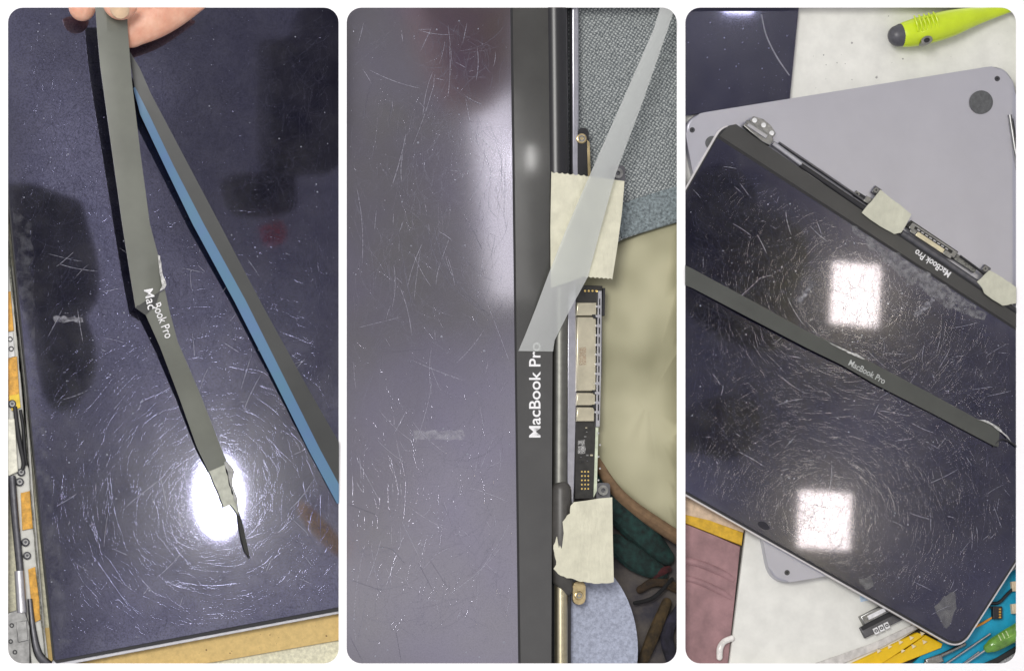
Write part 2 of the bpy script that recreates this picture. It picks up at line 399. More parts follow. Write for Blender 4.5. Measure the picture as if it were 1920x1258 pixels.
d1 = thing('laptop_display', 340, 700, Z1 + 1.3, 'scratched dark display lying flat with exposed hinge parts, under the lifted strip', 'laptop display')
def lx(y): return 13 + (y - 330) * (103 - 13) / (1237 - 330)         # left edge of the glass
gl1 = [(lx(y), y) for y in (5, 300, 620, 940, 1234)] + [(106, 1237), (640, 1137), (640, 5)]
gl1 = [(-20, 5)] + gl1[1:]
prism('screen_glass', gl1, -0.06, -1.6, G1, d1, 0, bevel=0.12)
prism('rubber_gasket', [(lx(300) - 3, 300), (lx(1234) - 3, 1236), (106, 1243), (641, 1144), (641, 1120), (120, 1200), (40, 300)], -0.5, -2.2, m_black, d1, 0)
prism('metal_rim', [(96, 1246), (106, 1249.5), (642, 1149), (642, 1120), (106, 1215)], -1.3, -4.6, m_alu, d1, 0, bevel=0.25)
m_band = mat('dirty grey adhesive', (0.165, 0.165, 0.135), 0.7, var=0.35, vs=900, bump=1.0, bs=1500)
bl = [(2, 300), (13, 420), (19, 520), (24, 560), (45, 741), (57, 921), (77, 1163), (88, 1250)]
prism('adhesive_band', jag([(lx(1246) - 3, 1248), (lx(300) - 3, 300)], 0, 40) + jag(bl, 1.0, 14, 3)[:-8], -0.9, -3.4, m_band, d1, 0, bevel=0.2)
m_plate = mat('pale metal plate', (0.52, 0.52, 0.48), 0.4, 0.3, var=0.06)
prism('back_plate', [(0, 500), (24, 500), (50, 741), (62, 921), (82, 1163), (92, 1250), (60, 1250), (40, 1060), (20, 860), (0, 700)], -3.2, -4.4, m_plate, d1, 0)
for pts in ([(12, 548), (20, 546), (26, 620), (12, 622)], [(14, 672), (32, 668), (37, 752), (16, 752)], [(39, 924), (56, 920), (62, 990), (42, 994)], [(53, 1067), (66, 1062), (78, 1160), (62, 1168)]):
    prism('flex_ribbon', pts, -2.3, -3.1, m_orange, d1, 0, bevel=0.15)
prism('yellow_tab', [(17, 742), (36, 738), (39, 764), (22, 770)], -2.0, -2.6, m_yellowfilm, d1, 0, bevel=0.1)
cn = prism('connector', [(12, 624), (24, 622), (28, 668), (14, 672)], -1.8, -3.1, mat('pale plastic', (0.6, 0.6, 0.58), 0.5), d1, 0, bevel=0.15)
for k, (x, y) in enumerate(((19, 636), (21, 654))): ring('loop', x, y, 3.2, 5.0, -1.5, -1.85, m_black, cn, 0)
m_screw = mat('dark screw', (0.10, 0.10, 0.11), 0.3, 0.9, var=0.2)
def screw(px, py, r, z, parent, panel, m=None, name='screw'):
    s = prism(name, disc(px, py, r, 16), z, z - 1.6, m or m_screw, parent, panel, bevel=r * S * 1000 * 0.25)
    ring('screw_rim', px, py, r * 0.35, r * 0.62, z + 0.16, z - 0.2, m_steel, s, panel, n=12)
    return s
for x, y, r in ((23, 757, 8), (40, 885, 7.5), (37, 903, 8), (48, 1016, 8), (51, 1041, 7.5)): screw(x, y, r, -1.6, d1, 0)
prism('cover_block', [(8, 786), (28, 784), (34, 884), (18, 892), (8, 892)], -1.0, -4.0, mat('ivory plastic', (0.66, 0.65, 0.54), 0.5), d1, 0, bevel=0.5)
tube('cable', [(28, 762, -1.8, 4), (32, 800, -1.6, 4.5), (38, 835, -1.6, 4.5), (44, 868, -1.8, 4), (40, 885, -2.4, 3.4)], m_black, d1, 0, sub=5)
tube('cable', [(38, 768, -2.0, 3), (43, 800, -1.9, 3.2), (46, 840, -2.0, 3.2), (50, 872, -2.6, 3)], m_black, d1, 0, sub=5)
tube('hinge_rod', [(22, 892, -1.6, 7), (29, 980, -1.6, 7), (38, 1072, -1.6, 7)], m_dalu, d1, 0, n=14)
tube('hinge_sleeve', [(36, 1070, -1.3, 9), (41, 1148, -1.3, 9.5)], m_alu, d1, 0, n=16)
hb = prism('hinge_block', [(12, 1150), (30, 1143), (49, 1146), (55, 1175), (58, 1248), (12, 1248)], -0.4, -5, m_steel, d1, 0, bevel=0.7)
prism('hinge_step', [(30, 1166), (50, 1162), (53, 1200), (34, 1204)], 0.3, -0.6, m_steel, hb, 0, bevel=0.3)
for x, y in ((22, 1172), (20, 1202), (28, 1222)): ring('hole', x, y, 2.2, 4.5, -0.25, -0.5, m_black, hb, 0)
tube('lid_edge', [(56, 1122, -2.0, 4.5), (62, 1180, -2.0, 6), (72, 1225, -2.2, 8), (92, 1246, -2.6, 8)], m_dalu, d1, 0, sub=5, n=12)
sg1 = [(60, 60), (625, 25), (628, 1125), (120, 1222), (45, 560), (30, 330)]
gz = -0.055
heroes = [[(118, 542), (152, 521), (193, 496)], [(158, 775), (205, 718), (268, 642)], [(212, 736), (243, 702)], [(205, 880), (214, 955), (240, 1040)], [(160, 945), (182, 1010), (195, 1058)],
          [(130, 1040), (152, 1085), (183, 1120)], [(330, 1090), (390, 1098), (455, 1092)], [(476, 511), (508, 522)], [(476, 549), (520, 570), (555, 600)], [(296, 476), (362, 464)], [(305, 522), (378, 506)], [(165, 1030), (205, 1085), (250, 1150)]]
scratches('fine_scratches', sg1, 8000, 10, 85, d1, gz, 21, SCR, heroes=heroes)
specks('dust', [(16, 340), (60, 20), (625, 20), (630, 1130), (110, 1228)], 420, 0.5, 2.3, d1, gz, 31, m_dust)
m_smear = mat('grey smear', (0.40, 0.41, 0.44), 0.7, alpha=(160, 0.45, 0.85, 0.0, 0.12))
prism('residue', jag([(24, 380), (60, 420), (70, 700), (110, 1000), (135, 1200), (112, 1225), (60, 820)], 4, 15, 9), -0.05, -0.056, m_smear, d1, None)
prism('residue', jag([(100, 592), (155, 596), (156, 604), (102, 604)], 2, 6, 10), -0.05, -0.056, mat('light smear', (0.5, 0.5, 0.55), 0.7, alpha=(420, 0.35, 0.75, 0.0, 0.40)), d1, None)

# peeled strip
m_strip = mat('matte grey bezel film', (0.105, 0.112, 0.088), 0.34, var=0.10, vs=30, bump=0.05, coat=0.6, coatr=0.3)
m_stripd = mat('dark bezel film', (0.034, 0.036, 0.034), 0.42, var=0.08, vs=60)
bs = thing('bezel_strip', 465, 1040, 0.2, 'long grey peeled strip with torn tip, held up by the fingers over the left display', 'bezel strip')
ribbon('upper_strip', [(176, -20, 236, -20, 22.5), (182, 60, 240, 60, 22), (188, 125, 247, 150, 20), (208, 270, 263, 285, 17), (229, 420, 281, 420, 14.5), (243, 510, 298, 484, 13.5), (254, 577, 309, 540, 11.8)], 0.25, m_strip, bs, 0, sub=5, cross=3, arch=0.3)
zlow = lambda x, y: max(0.6, 11.6 - (y - 545) * 0.0305)
ribbon('lower_strip', [(263, 572, 309, 542, 11.2), (274, 592, 317, 580, 10.6), (300, 650, 333, 640, 8.9), (336, 745, 374, 735, 5.6), (369, 838, 410, 828, 3.0), (391, 884, 427, 868, 2.2)], 0.25, m_strip, bs, 0, sub=5, cross=3, arch=0.2)
m_white_fray = mat('white fray', (0.50, 0.50, 0.48), 0.7, var=0.3, vs=900)
prism('frayed_edge', jag([(296, 478), (300, 480), (304, 510), (312, 534), (309, 541), (299, 546), (304, 536), (299, 512)], 0.8, 6, 4), 13.6, 13.2, m_white_fray, bs, 0)
prism('fold_flap', [(254, 577), (268, 560), (300, 545), (292, 572), (272, 590)], 11.9, 11.5, m_stripd, bs, 0)
prism('adhesive_residue', jag([(389, 879), (408, 872), (421, 868), (428, 900), (434, 925), (444, 936), (447, 966), (432, 946), (419, 952), (408, 920), (402, 908)], 1.5, 8, 6), 2.1, 1.7, mat('grey green adhesive', (0.42, 0.43, 0.36), 0.7, var=0.1), bs, 0)
prism('torn_edge', jag([(420, 866), (427, 864), (440, 884), (436, 905), (446, 935), (449, 966), (443, 950), (434, 915), (428, 890)], 1.2, 7, 8), 2.7, 2.2, m_steel, bs, 0)
prism('torn_tip', [(443, 950), (449, 960), (456, 985), (463, 1018), (469, 1047), (459, 1034), (450, 1000)], 1.9, 1.2, mat('charred tip', (0.02, 0.021, 0.018), 0.7), bs, 0)
zu = lambda x, y: 16.9 - max(0, y - 60) * 0.0087 + 0.35 if y < 480 else 13.9 - (y - 490) * 0.021 + 0.35
lettering('Mac', (270, 544), (0.2, 0.98), 38, 18, lambda x, y: 13.3 - (y - 540) * 0.012, m_letter, bs, 0.005)
lettering('Book Pro', (286, 572), (0.36, 0.93), 68, 17, lambda x, y: 11.9 - (y - 570) * 0.026, m_letter, bs, 0.005)

# second strip : grey face with blue liner edge
ls = thing('liner_strip', 620, 900, 0.2, 'dark grey strip with pale blue liner edge running down to the right', 'liner strip')
m_blue = mat('blue liner', (0.07, 0.15, 0.29), 0.4, var=0.05, vs=40, col2=(0.065, 0.175, 0.255))
ribbon('grey_face', [(240, 92, 262, 128, (13, 13)), (252, 162, 283, 176, (12, 13)), (325, 310, 358, 318, (10, 11.5)), (382, 420, 412, 420, (8.5, 10)), (460, 562, 496, 580, (6.5, 8)), (530, 702, 572, 718, (5, 6)), (600, 842, 652, 858, (2.4, 2.2)), (640, 920, 690, 935, (1.6, 1.2))], 0.2, m_stripd, ls, 0, sub=3)
ribbon('blue_face', [(250, 166, 253, 163, (11.8, 12)), (263, 215, 280, 216, (10.6, 11.6)), (308, 310, 325, 310, (8.6, 10)), (361, 420, 382, 420, (7.2, 8.5)), (440, 566, 460, 562, (5.2, 6.5)), (511, 706, 530, 702, (3.8, 5)), (580, 846, 600, 842, (1.4, 2.4)), (632, 944, 652, 938, (0.8, 1.6))], 0.2, m_blue, ls, 0, sub=3)

# hand
m_skin = mat('skin', (0.74, 0.44, 0.31), 0.45, col2=(0.62, 0.30, 0.20), vs=110, sss=0.25, bump=0.5, bs=900, stretch=(1.0, 0.35, 1.0, 0.9))
m_nail = mat('finger nail', (0.66, 0.47, 0.30), 0.25, var=0.08, vs=200, coat=0.4)
bmh = bmesh.new()
def finger(path, flat, n=20, cap=6):
    pts0 = crom(path, 6); pts = [W(x, y, z) for x, y, z, r in pts0]; rad = [r * S for *_, r in pts0]
    d = (pts[0] - pts[1]).normalized(); h = [(pts[0] + d * rad[0] * 1.05 * math.sin(a), rad[0] * math.cos(a)) for a in [math.pi / 2 * k / (cap + 1) for k in range(1, cap + 1)] + [1.555]][::-1]
    pts = [a for a, _ in h] + pts; rad = [b for _, b in h] + rad; rings = []
    for k, p in enumerate(pts):
        t = (pts[min(k + 1, len(pts) - 1)] - pts[max(k - 1, 0)]).normalized(); s = t.cross(Vector((0, 0, 1))).normalized(); u = s.cross(t).normalized()
        rings.append([bmh.verts.new(p + s * math.cos(6.28318 * j / n) * rad[k] + u * math.sin(6.28318 * j / n) * rad[k] * flat) for j in range(n)])
    for a, b in zip(rings, rings[1:]):
        for j in range(n): bmh.faces.new((a[j], a[(j + 1) % n], b[(j + 1) % n], b[j]))
    bmh.faces.new(rings[0][::-1]); bmh.faces.new(rings[-1])
finger([(247, 60, 15, 30), (285, 35, 15.5, 40), (330, 2, 16, 44), (400, -60, 19, 48)], 0.6)          # index, under the strip
finger([(154, 14, 14, 25), (152, -20, 14.5, 28), (160, -70, 16, 30)], 0.75)                               # middle
finger([(226, 2, 29, 34), (228, -30, 30, 42), (240, -90, 33, 46)], 0.62)                             # thumb, over the strip
hd = finish('hand', bmh, m_skin, None, 0, True, label='fingers and thumb pinching the top end of the peeled strip', cat='hand')
bmn = bmesh.new(); rows = []
for a in range(9):
    v_ = a / 8; row = []
    for b in range(11):
        u_ = b / 10 * 2 - 1; wd = 36 * (1 - 0.12 * v_) ; x = 226 + u_ * wd; y = -14 + (1 - (u_ ** 2) * 0.75) * 50 * v_
        row.append(bmn.verts.new(W(x, y, 35.3 - 4.2 * u_ * u_ - 2.6 * v_ * v_)))
    rows.append(row)
for a in range(8):
    for b in range(10): bmn.faces.new((rows[a][b], rows[a][b + 1], rows[a + 1][b + 1], rows[a + 1][b]))
r_ = bmesh.ops.extrude_face_region(bmn, geom=bmn.faces[:])
for v in r_['geom']:
    if isinstance(v, bmesh.types.BMVert): v.co.z -= 0.0012
finish('thumb_nail', bmn, m_nail, hd, 0, 'auto')

# ================================================================== MIDDLE RECESS : chin of the display with tape and connectors
Z2 = -9.0
m_floor2 = mat('dark cluttered bag', (0.10, 0.085, 0.07), 0.8, col2=(0.028, 0.026, 0.035), vs=70, bump=0.8, bs=300)
prism('bench_floor', [(640, 5), (1280, 5), (1280, 1253), (640, 1253)], Z2 - 8, Z2 - 10, m_floor2, None, 1, label='dark cluttered surface behind the hinge in the middle', kind='structure')
def weave():
    m = bpy.data.materials.new('woven grey fabric'); m.use_nodes = True; N = m.node_tree.nodes; L = m.node_tree.links; b = N['Principled BSDF']
    t = N.new('ShaderNodeTexCoord'); mp = N.new('ShaderNodeMapping'); mp.inputs['Rotation'].default_value = (0, 0, 0.55); L.new(t.outputs['Object'], mp.inputs['Vector'])
    fac = []
    for ax in ('X', 'Y'):
        wv = N.new('ShaderNodeTexWave'); wv.bands_direction = ax; wv.inputs['Scale'].default_value = 210; wv.inputs['Distortion'].default_value = 3.5; wv.inputs['Detail'].default_value = 2; wv.inputs['Detail Scale'].default_value = 3
        L.new(mp.outputs['Vector'], wv.inputs['Vector']); fac.append(wv.outputs['Fac'])
    mu = N.new('ShaderNodeMath'); mu.operation = 'MULTIPLY'; L.new(fac[0], mu.inputs[0]); L.new(fac[1], mu.inputs[1])
    no = N.new('ShaderNodeTexNoise'); no.inputs['Scale'].default_value = 900; no.inputs['Detail'].default_value = 3; L.new(t.outputs['Object'], no.inputs['Vector'])
    ad = N.new('ShaderNodeMath'); ad.operation = 'MULTIPLY_ADD'; ad.inputs[1].default_value = 0.7; L.new(no.outputs['Fac'], ad.inputs[0]); L.new(mu.outputs[0], ad.inputs[2])
    cr_ = N.new('ShaderNodeValToRGB'); cr_.color_ramp.elements[0].position = 0.3; cr_.color_ramp.elements[0].color = (0.09, 0.105, 0.11, 1); cr_.color_ramp.elements[1].position = 0.95; cr_.color_ramp.elements[1].color = (0.50, 0.53, 0.52, 1)
    L.new(ad.outputs[0], cr_.inputs['Fac']); L.new(cr_.outputs['Color'], b.inputs['Base Color'])
    bp = N.new('ShaderNodeBump'); bp.inputs['Distance'].default_value = 0.0005; L.new(ad.outputs[0], bp.inputs['Height']); L.new(bp.outputs['Normal'], b.inputs['Normal']); b.inputs['Roughness'].default_value = 0.95
    return m
m_fab = weave()
def pillow(name, pts, zb, zt, material, parent, panel, **kw):
    P = crom(list(pts) + [pts[0]], 4)[:-1]; cx = sum(p[0] for p in P) / len(P); cy = sum(p[1] for p in P) / len(P); bm = bmesh.new(); rings = []
    rr = random.Random(len(P))
    for k, (sc, u) in enumerate(((1, 0), (1, 0.35), (0.97, 0.6), (0.9, 0.8), (0.75, 0.93), (0.55, 0.98), (0.3, 1), (0.1, 1))):
        rings.append([bm.verts.new(W(cx + (x - cx) * sc, cy + (y - cy) * sc, zb + (zt - zb) * u + (0.35 * math.sin(x * 0.05 + y * 0.03) * math.sin(y * 0.021 + 1) if k > 2 else 0))) for x, y in P])
    for a, b in zip(rings, rings[1:]):
        for j in range(len(P)): bm.faces.new((a[j], a[(j + 1) % len(P)], b[(j + 1) % len(P)], b[j]))
    bm.faces.new(rings[0][::-1]); bm.faces.new(rings[-1])
    return finish(name, bm, material, parent, panel, True, **kw)
fc = thing('fabric', 1180, 220, Z2 - 8, 'grey woven fabric at the top behind the translucent film', 'fabric')
prism('cloth', [(1060, 5), (1280, 5), (1280, 412), (1165, 446), (1060, 520)], Z2, Z2 - 7.9, m_fab, fc, 1, bevel=1.0)
prism('faded_hem', [(1150, 385), (1280, 345), (1280, 414), (1165, 448)], Z2 + 0.5, Z2 - 1, mat('blue grey hem', (0.21, 0.25, 0.26), 0.95, var=0.3, vs=700, bump=0.8, bs=1800), fc, 1, bevel=0.8)
m_cream = mat('olive cream padding', (0.44, 0.42, 0.28), 0.8, col2=(0.24, 0.23, 0.14), vs=22, det=2)
pad = thing('cushion', 1210, 680, Z2 - 8, 'smooth olive cream padding to the right of the connector', 'cushion')
pillow('pad', [(1040, 520), (1165, 450), (1300, 405), (1420, 500), (1420, 900), (1300, 1015), (1235, 978), (1190, 945), (1140, 900), (1100, 850), (1040, 800)], Z2 - 8, Z2 + 0.5, m_cream, pad, 1)
tube('brown_piping', [(1118, 862, Z2 - 3, 9), (1150, 915, Z2 - 2.4, 12), (1195, 957, Z2 - 2.2, 13), (1290, 1020, Z2 - 2.2, 14)], mat('brown piping', (0.17, 0.105, 0.055), 0.9), pad, 1, sub=5)
m_teal = mat('dark teal fabric', (0.005, 0.026, 0.022), 0.9, var=0.4, vs=250)
tl = thing('teal_pouch', 1170, 990, Z2 - 8, 'dark teal cloth bunched below the cream padding', 'cloth')
tube('fold', [(1130, 900, Z2 - 5, 18), (1165, 960, Z2 - 5, 28), (1215, 1010, Z2 - 5.2, 26), (1250, 1045, Z2 - 6, 16)], m_teal, tl, 1, sub=5, flat=0.6, cap=4)
tube('fold', [(1155, 1020, Z2 - 5, 20), (1195, 1050, Z2 - 5, 24), (1240, 1075, Z2 - 6, 14)], m_teal, tl, 1, sub=5, flat=0.6, cap=4)
for n_, (c, pts, lb, nm) in enumerate((((0.10, 0.055, 0.02), [(1200, 1105, -15, 10), (1235, 1090, -15, 13), (1285, 1110, -15, 13)], 'brown cord between the teal cloth and the grey pad', 'cord'),
                       ((0.16, 0.015, 0.02), [(1228, 1078, -14, 9), (1240, 1072, -13.6, 11), (1254, 1066, -14, 8)], 'small dark red bead below the padding', 'bead'),
                       ((0.13, 0.08, 0.025), [(1205, 1240, -15, 14), (1225, 1190, -14.5, 17), (1250, 1130, -15, 14)], 'ochre cord beside the round grey pad', 'cord'),
                       ((0.045, 0.04, 0.075), [(1265, 1250, -15, 16), (1250, 1190, -14.8, 18), (1275, 1140, -15, 14)], 'dark violet cord in the lower right corner of the middle', 'cord'),
                       ((0.012, 0.012, 0.014), [(1190, 1130, -14, 5), (1225, 1120, -13.4, 5.5), (1260, 1085, -13.6, 5)], 'thin black cord crossing above the ochre cord', 'cord'))):
    tube(nm, [(a, b, c_, r * 0.75) for a, b, c_, r in pts], mat('clutter %d' % n_, tuple(q * 0.33 for q in c), 0.9, var=0.4, vs=200), None, 1, sub=5, flat=0.7, cap=3, label=lb, cat=nm)
dp = thing('round_pad', 1110, 1180, Z2 - 8, 'pale blue grey round pad under the lower end of the hinge', 'pad')
prism('felt', disc(1055, 1218, 141, 72, 187), Z2 + 1.0, Z2 - 7, mat('blue grey felt', (0.36, 0.39, 0.48), 0.9, var=0.14, vs=700, bump=0.6, bs=2500), dp, 1, bevel=1.0, seg=3)

d2 = thing('laptop_display', 860, 640, Z2 - 7, 'hazy display with painted grey reflection, taped chin and bare connector, in the middle', 'laptop display')
gx = lambda y: 957 + (y - 15) * 15 / 1228
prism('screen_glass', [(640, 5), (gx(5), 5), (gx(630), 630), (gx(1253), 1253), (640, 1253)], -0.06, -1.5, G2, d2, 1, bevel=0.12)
prism('gasket', [(gx(5) - 6, 5), (gx(5) + 9, 5), (gx(1253) + 9, 1253), (gx(1253) - 6, 1253)], -0.55, -2, m_black, d2, 1)
m_chin = mat('grey chin', (0.055, 0.055, 0.051), 0.14, var=0.06, vs=60, coat=0.6, coatr=0.05)
ch = prism('chin', [(gx(5) + 4.5, 5), (1030, 5), (1036, 660), (1034, 1253), (gx(1253) + 4, 1253), (gx(630) + 4, 630)], -0.02, -2.2, m_chin, d2, 1, bevel=0.14)
lettering('MacBook Pro', (1013, 820), (0, -1), 178, 22, 0.05, m_letter, ch, 0.012)
tube('hinge_cover', [(1040, -10, -4.0, 24), (1042, 150, -4.0, 24), (1044, 338, -4.0, 24)], m_blackgloss, d2, 1, n=28)  # black cover made wider, also stands for a dark reflection on the chin
prism('edge_trim', [(1072, 5), (1086, 5), (1086, 338), (1073, 338)], -2.4, -7, mat('grey trim', (0.42, 0.42, 0.46), 0.3, 0.9, var=0.05), d2, 1, bevel=0.8, seg=3)
tube('hinge_tube', [(1050, 500, -3.2, 15), (1050, 720, -3.2, 15), (1049, 945, -3.2, 15)], mat('grey tube', (0.16, 0.16, 0.145), 0.42, 0.85, var=0.06), d2, 1, n=28)
prism('edge_trim', [(1064, 520), (1081, 520), (1080, 740), (1077, 945), (1062, 945)], -3.0, -7, MATS['grey trim'], d2, 1, bevel=0.8, seg=3)
prism('dark_slot', [(1034, 5), (1066, 5), (1066, 1253), (1034, 1253)], -6.5, -9, m_black, d2, 1)
tube('hinge_tube', [(1052, 1075, -3.4, 13), (1052, 1180, -3.4, 13), (1052, 1270, -3.4, 13)], mat('olive tube', (0.42, 0.38, 0.26), 0.28, 0.9, var=0.06), d2, 1, n=28)
prism('edge_trim', [(1064, 1090), (1071, 1090), (1071, 1253), (1064, 1253)], -4.0, -7.5, m_blackgloss, d2, 1, bevel=0.4)
# upper tab with brass screw
tb = prism('mounting_tab', rrect(1083, 240, 1104, 345, 9), -2.2, -4.4, m_blackgloss, d2, 1, bevel=0.3)
prism('tab_edge', [(1101, 262), (1106, 268), (1108, 345), (1103, 345)], -1.9, -4.4, m_brass, d2, 1, bevel=0.1)
screw(1091, 260, 10, -1.6, d2, 1, m_brass, 'brass_screw')
for x, y in ((1159, 325), (1131, 919)):
    nb = prism('nut_base', rrect(x - 13, y - 14, x + 13, y + 22, 5), -3.0, -5.2, m_dalu, d2, 1, bevel=0.3)
    ring('nut', x, y, 4.2, 9.5, -1.9, -3.2, m_steel, nb, 1)
prism('brass_tab', rrect(1074, 1088, 1098, 1133, 10), -2.2, -3.4, m_brass, d2, 1, bevel=0.4)
screw(1086, 1116, 8.5, -1.6, d2, 1, m_brass, 'brass_screw')
# connector
k2 = prism('connector', [(1081, 534), (1130, 536), (1128, 700), (1120, 800), (1117, 935), (1078, 935)], -3.2, -6.5, mat('black board', (0.020, 0.019, 0.016), 0.5, var=0.3), d2, 1, bevel=0.2)
tagl = ('label', 'bare connector with steel shields and gold contacts')
k2[tagl[0]] = tagl[1]
m_shield = mat('pale gold shield', (0.60, 0.56, 0.42), 0.30, 0.85, var=0.08, vs=120)
for y0, y1, xr in ((567, 592, 1119), (594, 733, 1118), (736, 760, 1117), (763, 790, 1115)):
    prism('shield', [(1082, y0), (xr, y0), (xr - 0.5, y1), (1081, y1)], -1.7, -3.3, m_shield, k2, 1, bevel=0.5, seg=3)
prism('print', [(1086, 652), (1099, 650), (1099, 684), (1086, 685)], -1.66, -1.72, mat('brown print', (0.42, 0.30, 0.20), 0.6, alpha=(2200, 0.45, 0.55, 0.0, 0.8)), k2)
prism('rail', [(1121, 545), (1129, 545), (1127, 700), (1125, 800), (1117, 800), (1119, 700)], -1.4, -3.3, m_alu, k2, 1, bevel=0.3)
for k in range(13):
    y = 560 + k * 18; x = 1124.5 - (y - 560) * 0.012
    prism('slot', [(x - 1.3, y), (x + 1.3, y), (x + 1.3, y + 12), (x - 1.3, y + 12)], -1.36, -1.5, m_black, k2, 1)
    if k < 12: prism('prong', [(x - 7, y + 12.5), (x + 2, y + 12.5), (x + 2, y + 17), (x - 7, y + 17)], -1.1, -1.5, m_alu, k2, 1, bevel=0.1)
prism('end_bracket', [(1131, 540), (1135, 540), (1134, 592), (1129, 592)], -1.2, -3.2, m_black, k2, 1, bevel=0.1)
for k in range(4): prism('contact', disc(1097 + k * 7, 545.5, 2.0, 10), -3.05, -3.2, m_gold, k2, 1)
for a in range(3):
    for b in range(5): prism('contact', disc(1091 + a * 6, 884 + b * 8, 1.7, 10), -3.05, -3.2, m_gold, k2, 1)
for y in (592.7, 734.4, 761.4): prism('latch', [(1110, y - 3), (1119, y - 3), (1119, y + 5), (1113, y + 5)], -1.55, -1.8, m_black, k2, 1)
prism('green_edge', [(1117, 800), (1122, 800), (1119, 920), (1113, 932)], -2.8, -4.5, mat('pale green board edge', (0.55, 0.60, 0.45), 0.5), k2, 1)
rc = random.Random(5)
for k in range(9):
    x, y = 1084 + rc.random() * 24, 800 + rc.random() * 70; q = rc.uniform(1.6, 3.0)
    prism('component', [(x, y), (x + q * 1.7, y), (x + q * 1.7, y + q), (x, y + q)], -2.8, -3.25, (m_steel, m_shield, m_black, m_dalu)[k % 4], k2, 1)
for k in range(5): prism('solder_joint', disc(1122 + (k % 2) * 3, 812 + k * 22, 1.8, 8), -2.6, -3.0, m_alu, k2, 1)
prism('pale_mark', jag([(1084, 826), (1097, 824), (1097, 850), (1083, 850)], 1, 5, 3), -3.1, -3.2, mat('worn white print', (0.6, 0.6, 0.58), 0.7, alpha=(3000, 0.4, 0.6, 0.0, 0.8)), k2)

# dark wraps and tapes
m_wrap = mat('dark cable wrap', (0.055, 0.052, 0.046), 0.4, var=0.1)
tube('cable_wrap', [(1047, 322, -2.0, 12), (1049, 420, -2.0, 14), (1062, 545, -2.6, 15)], m_wrap, d2, 1, n=24)
tube('cable_wrap', [(1052, 920, -2.2, 20), (1052, 1000, -2.0, 21), (1056, 1090, -2.2, 20), (1062, 1104, -2.6, 13)], m_wrap, d2, 1, n=24, cap=3)
def taper(name, pts, z0, z1, xl, xr, th, m, label, group=None):
    """tape draped over the hinge: low at its left edge, arched in the middle"""
    bm = bmesh.new()
    def zf(x): u = min(1, max(0, (x - xl) / (xr - xl))); return z0 + (z1 - z0) * math.sin(math.pi * min(1, u * 1.5 + 0.12) * 0.62)
    cuts = [xl + (xr - xl) * k / 14 for k in range(1, 14)]
    top = [bm.verts.new((x, y, 0)) for x, y in pts]; bm.faces.new(top)
    for c in cuts: bmesh.ops.bisect_plane(bm, geom=bm.verts[:] + bm.edges[:] + bm.faces[:], plane_co=(c, 0, 0), plane_no=(1, 0, 0), dist=1e-5)
    rr = random.Random(len(pts))
    for v in bm.verts: v.co = W(v.co.x, v.co.y, zf(v.co.x) + rr.uniform(-.05, .05))
    r = bmesh.ops.extrude_face_region(bm, geom=bm.faces[:])
    for v in r['geom']:
        if isinstance(v, bmesh.types.BMVert): v.co.z -= th * 0.001
    return finish(name, bm, m, None, 1, 'auto', label=label, cat='tape', group=group)
def scal(a, b, n, amp):
    """scalloped cut edge of a tape roll"""
    out = []; d = Vector((b[0] - a[0], b[1] - a[1])); nn = Vector((-d.y, d.x)).normalized()
    for k in range(n * 4):
        t = k / (n * 4); q = abs(math.sin(math.pi * t * n)) * amp; out.append((a[0] + d.x * t + nn.x * q, a[1] + d.y * t + nn.y * q))
    return out
taper('masking_tape', scal((1034, 322), (1105, 329), 7, 2.5) + [(1106, 331), (1171, 340), (1166, 400), (1158, 460), (1148, 524)] + scal((1148, 524), (1092, 520), 7, 2.0) + [(1070, 528), (1033, 540), (1032, 430)], 0.2, 5.5, 1032, 1171, 0.3, m_tape, 'square cream masking tape behind the translucent film', None)
taper('masking_tape', [(1076, 941), (1100, 938), (1124, 934), (1148, 932), (1149, 1010), (1151, 1090)] + jagl([(1150, 1091), (1115, 1094), (1082, 1088), (1052, 1079), (1038, 1066), (1043, 1058), (1038, 1022), (1046, 1001), (1049, 986), (1060, 972), (1069, 962), (1070, 948)], 1.2, 6, 5), 0.2, 4.6, 1036, 1151, 0.3, m_tape, 'cream masking tape with ragged left edge at the lower end of the hinge', None)
def film_mat():
    m = bpy.data.materials.new('translucent film'); m.use_nodes = True; N = m.node_tree.nodes; L = m.node_tree.links; b = N['Principled BSDF']
    b.inputs['Base Color'].default_value = (0.66, 0.67, 0.66, 1); b.inputs['Roughness'].default_value = 0.28; b.inputs['Specular IOR Level'].default_value = 0.6
    tr = N.new('ShaderNodeBsdfTransparent'); mx = N.new('ShaderNodeMixShader'); mx.inputs['Fac'].default_value = 0.36; tr.inputs['Color'].default_value = (0.92, 0.94, 0.92, 1)
    L.new(tr.outputs[0], mx.inputs[1]); L.new(b.outputs[0], mx.inputs[2]); L.new(mx.outputs[0], N['Material Output'].inputs['Surface']); return m
fs = ribbon('film_strip', [(1242, 0, 1268, 8, (12, 13)), (1226, 55, 1254, 50, (12, 13)), (1166, 192, 1205, 192, (10.5, 11.5)), (1106, 328, 1155, 325, (8.5, 9.5)), (1060, 434, 1125, 434, (7, 8)), (1032, 505, 1103, 518, (5, 6.5)), (1004, 580, 1064, 590, (2.2, 3)), (984, 630, 1040, 638, (0.6, 0.9)), (972, 658, 1037, 659, (0.2, 0.3))], 0.15, film_mat(), None, 1, sub=4, cross=4, arch=0.3,
            label='long translucent plastic film strip laid diagonally over tape and chin', cat='film strip')
sg2 = [(655, 30), (950, 30), (955, 600), (962, 1200), (655, 1215)]
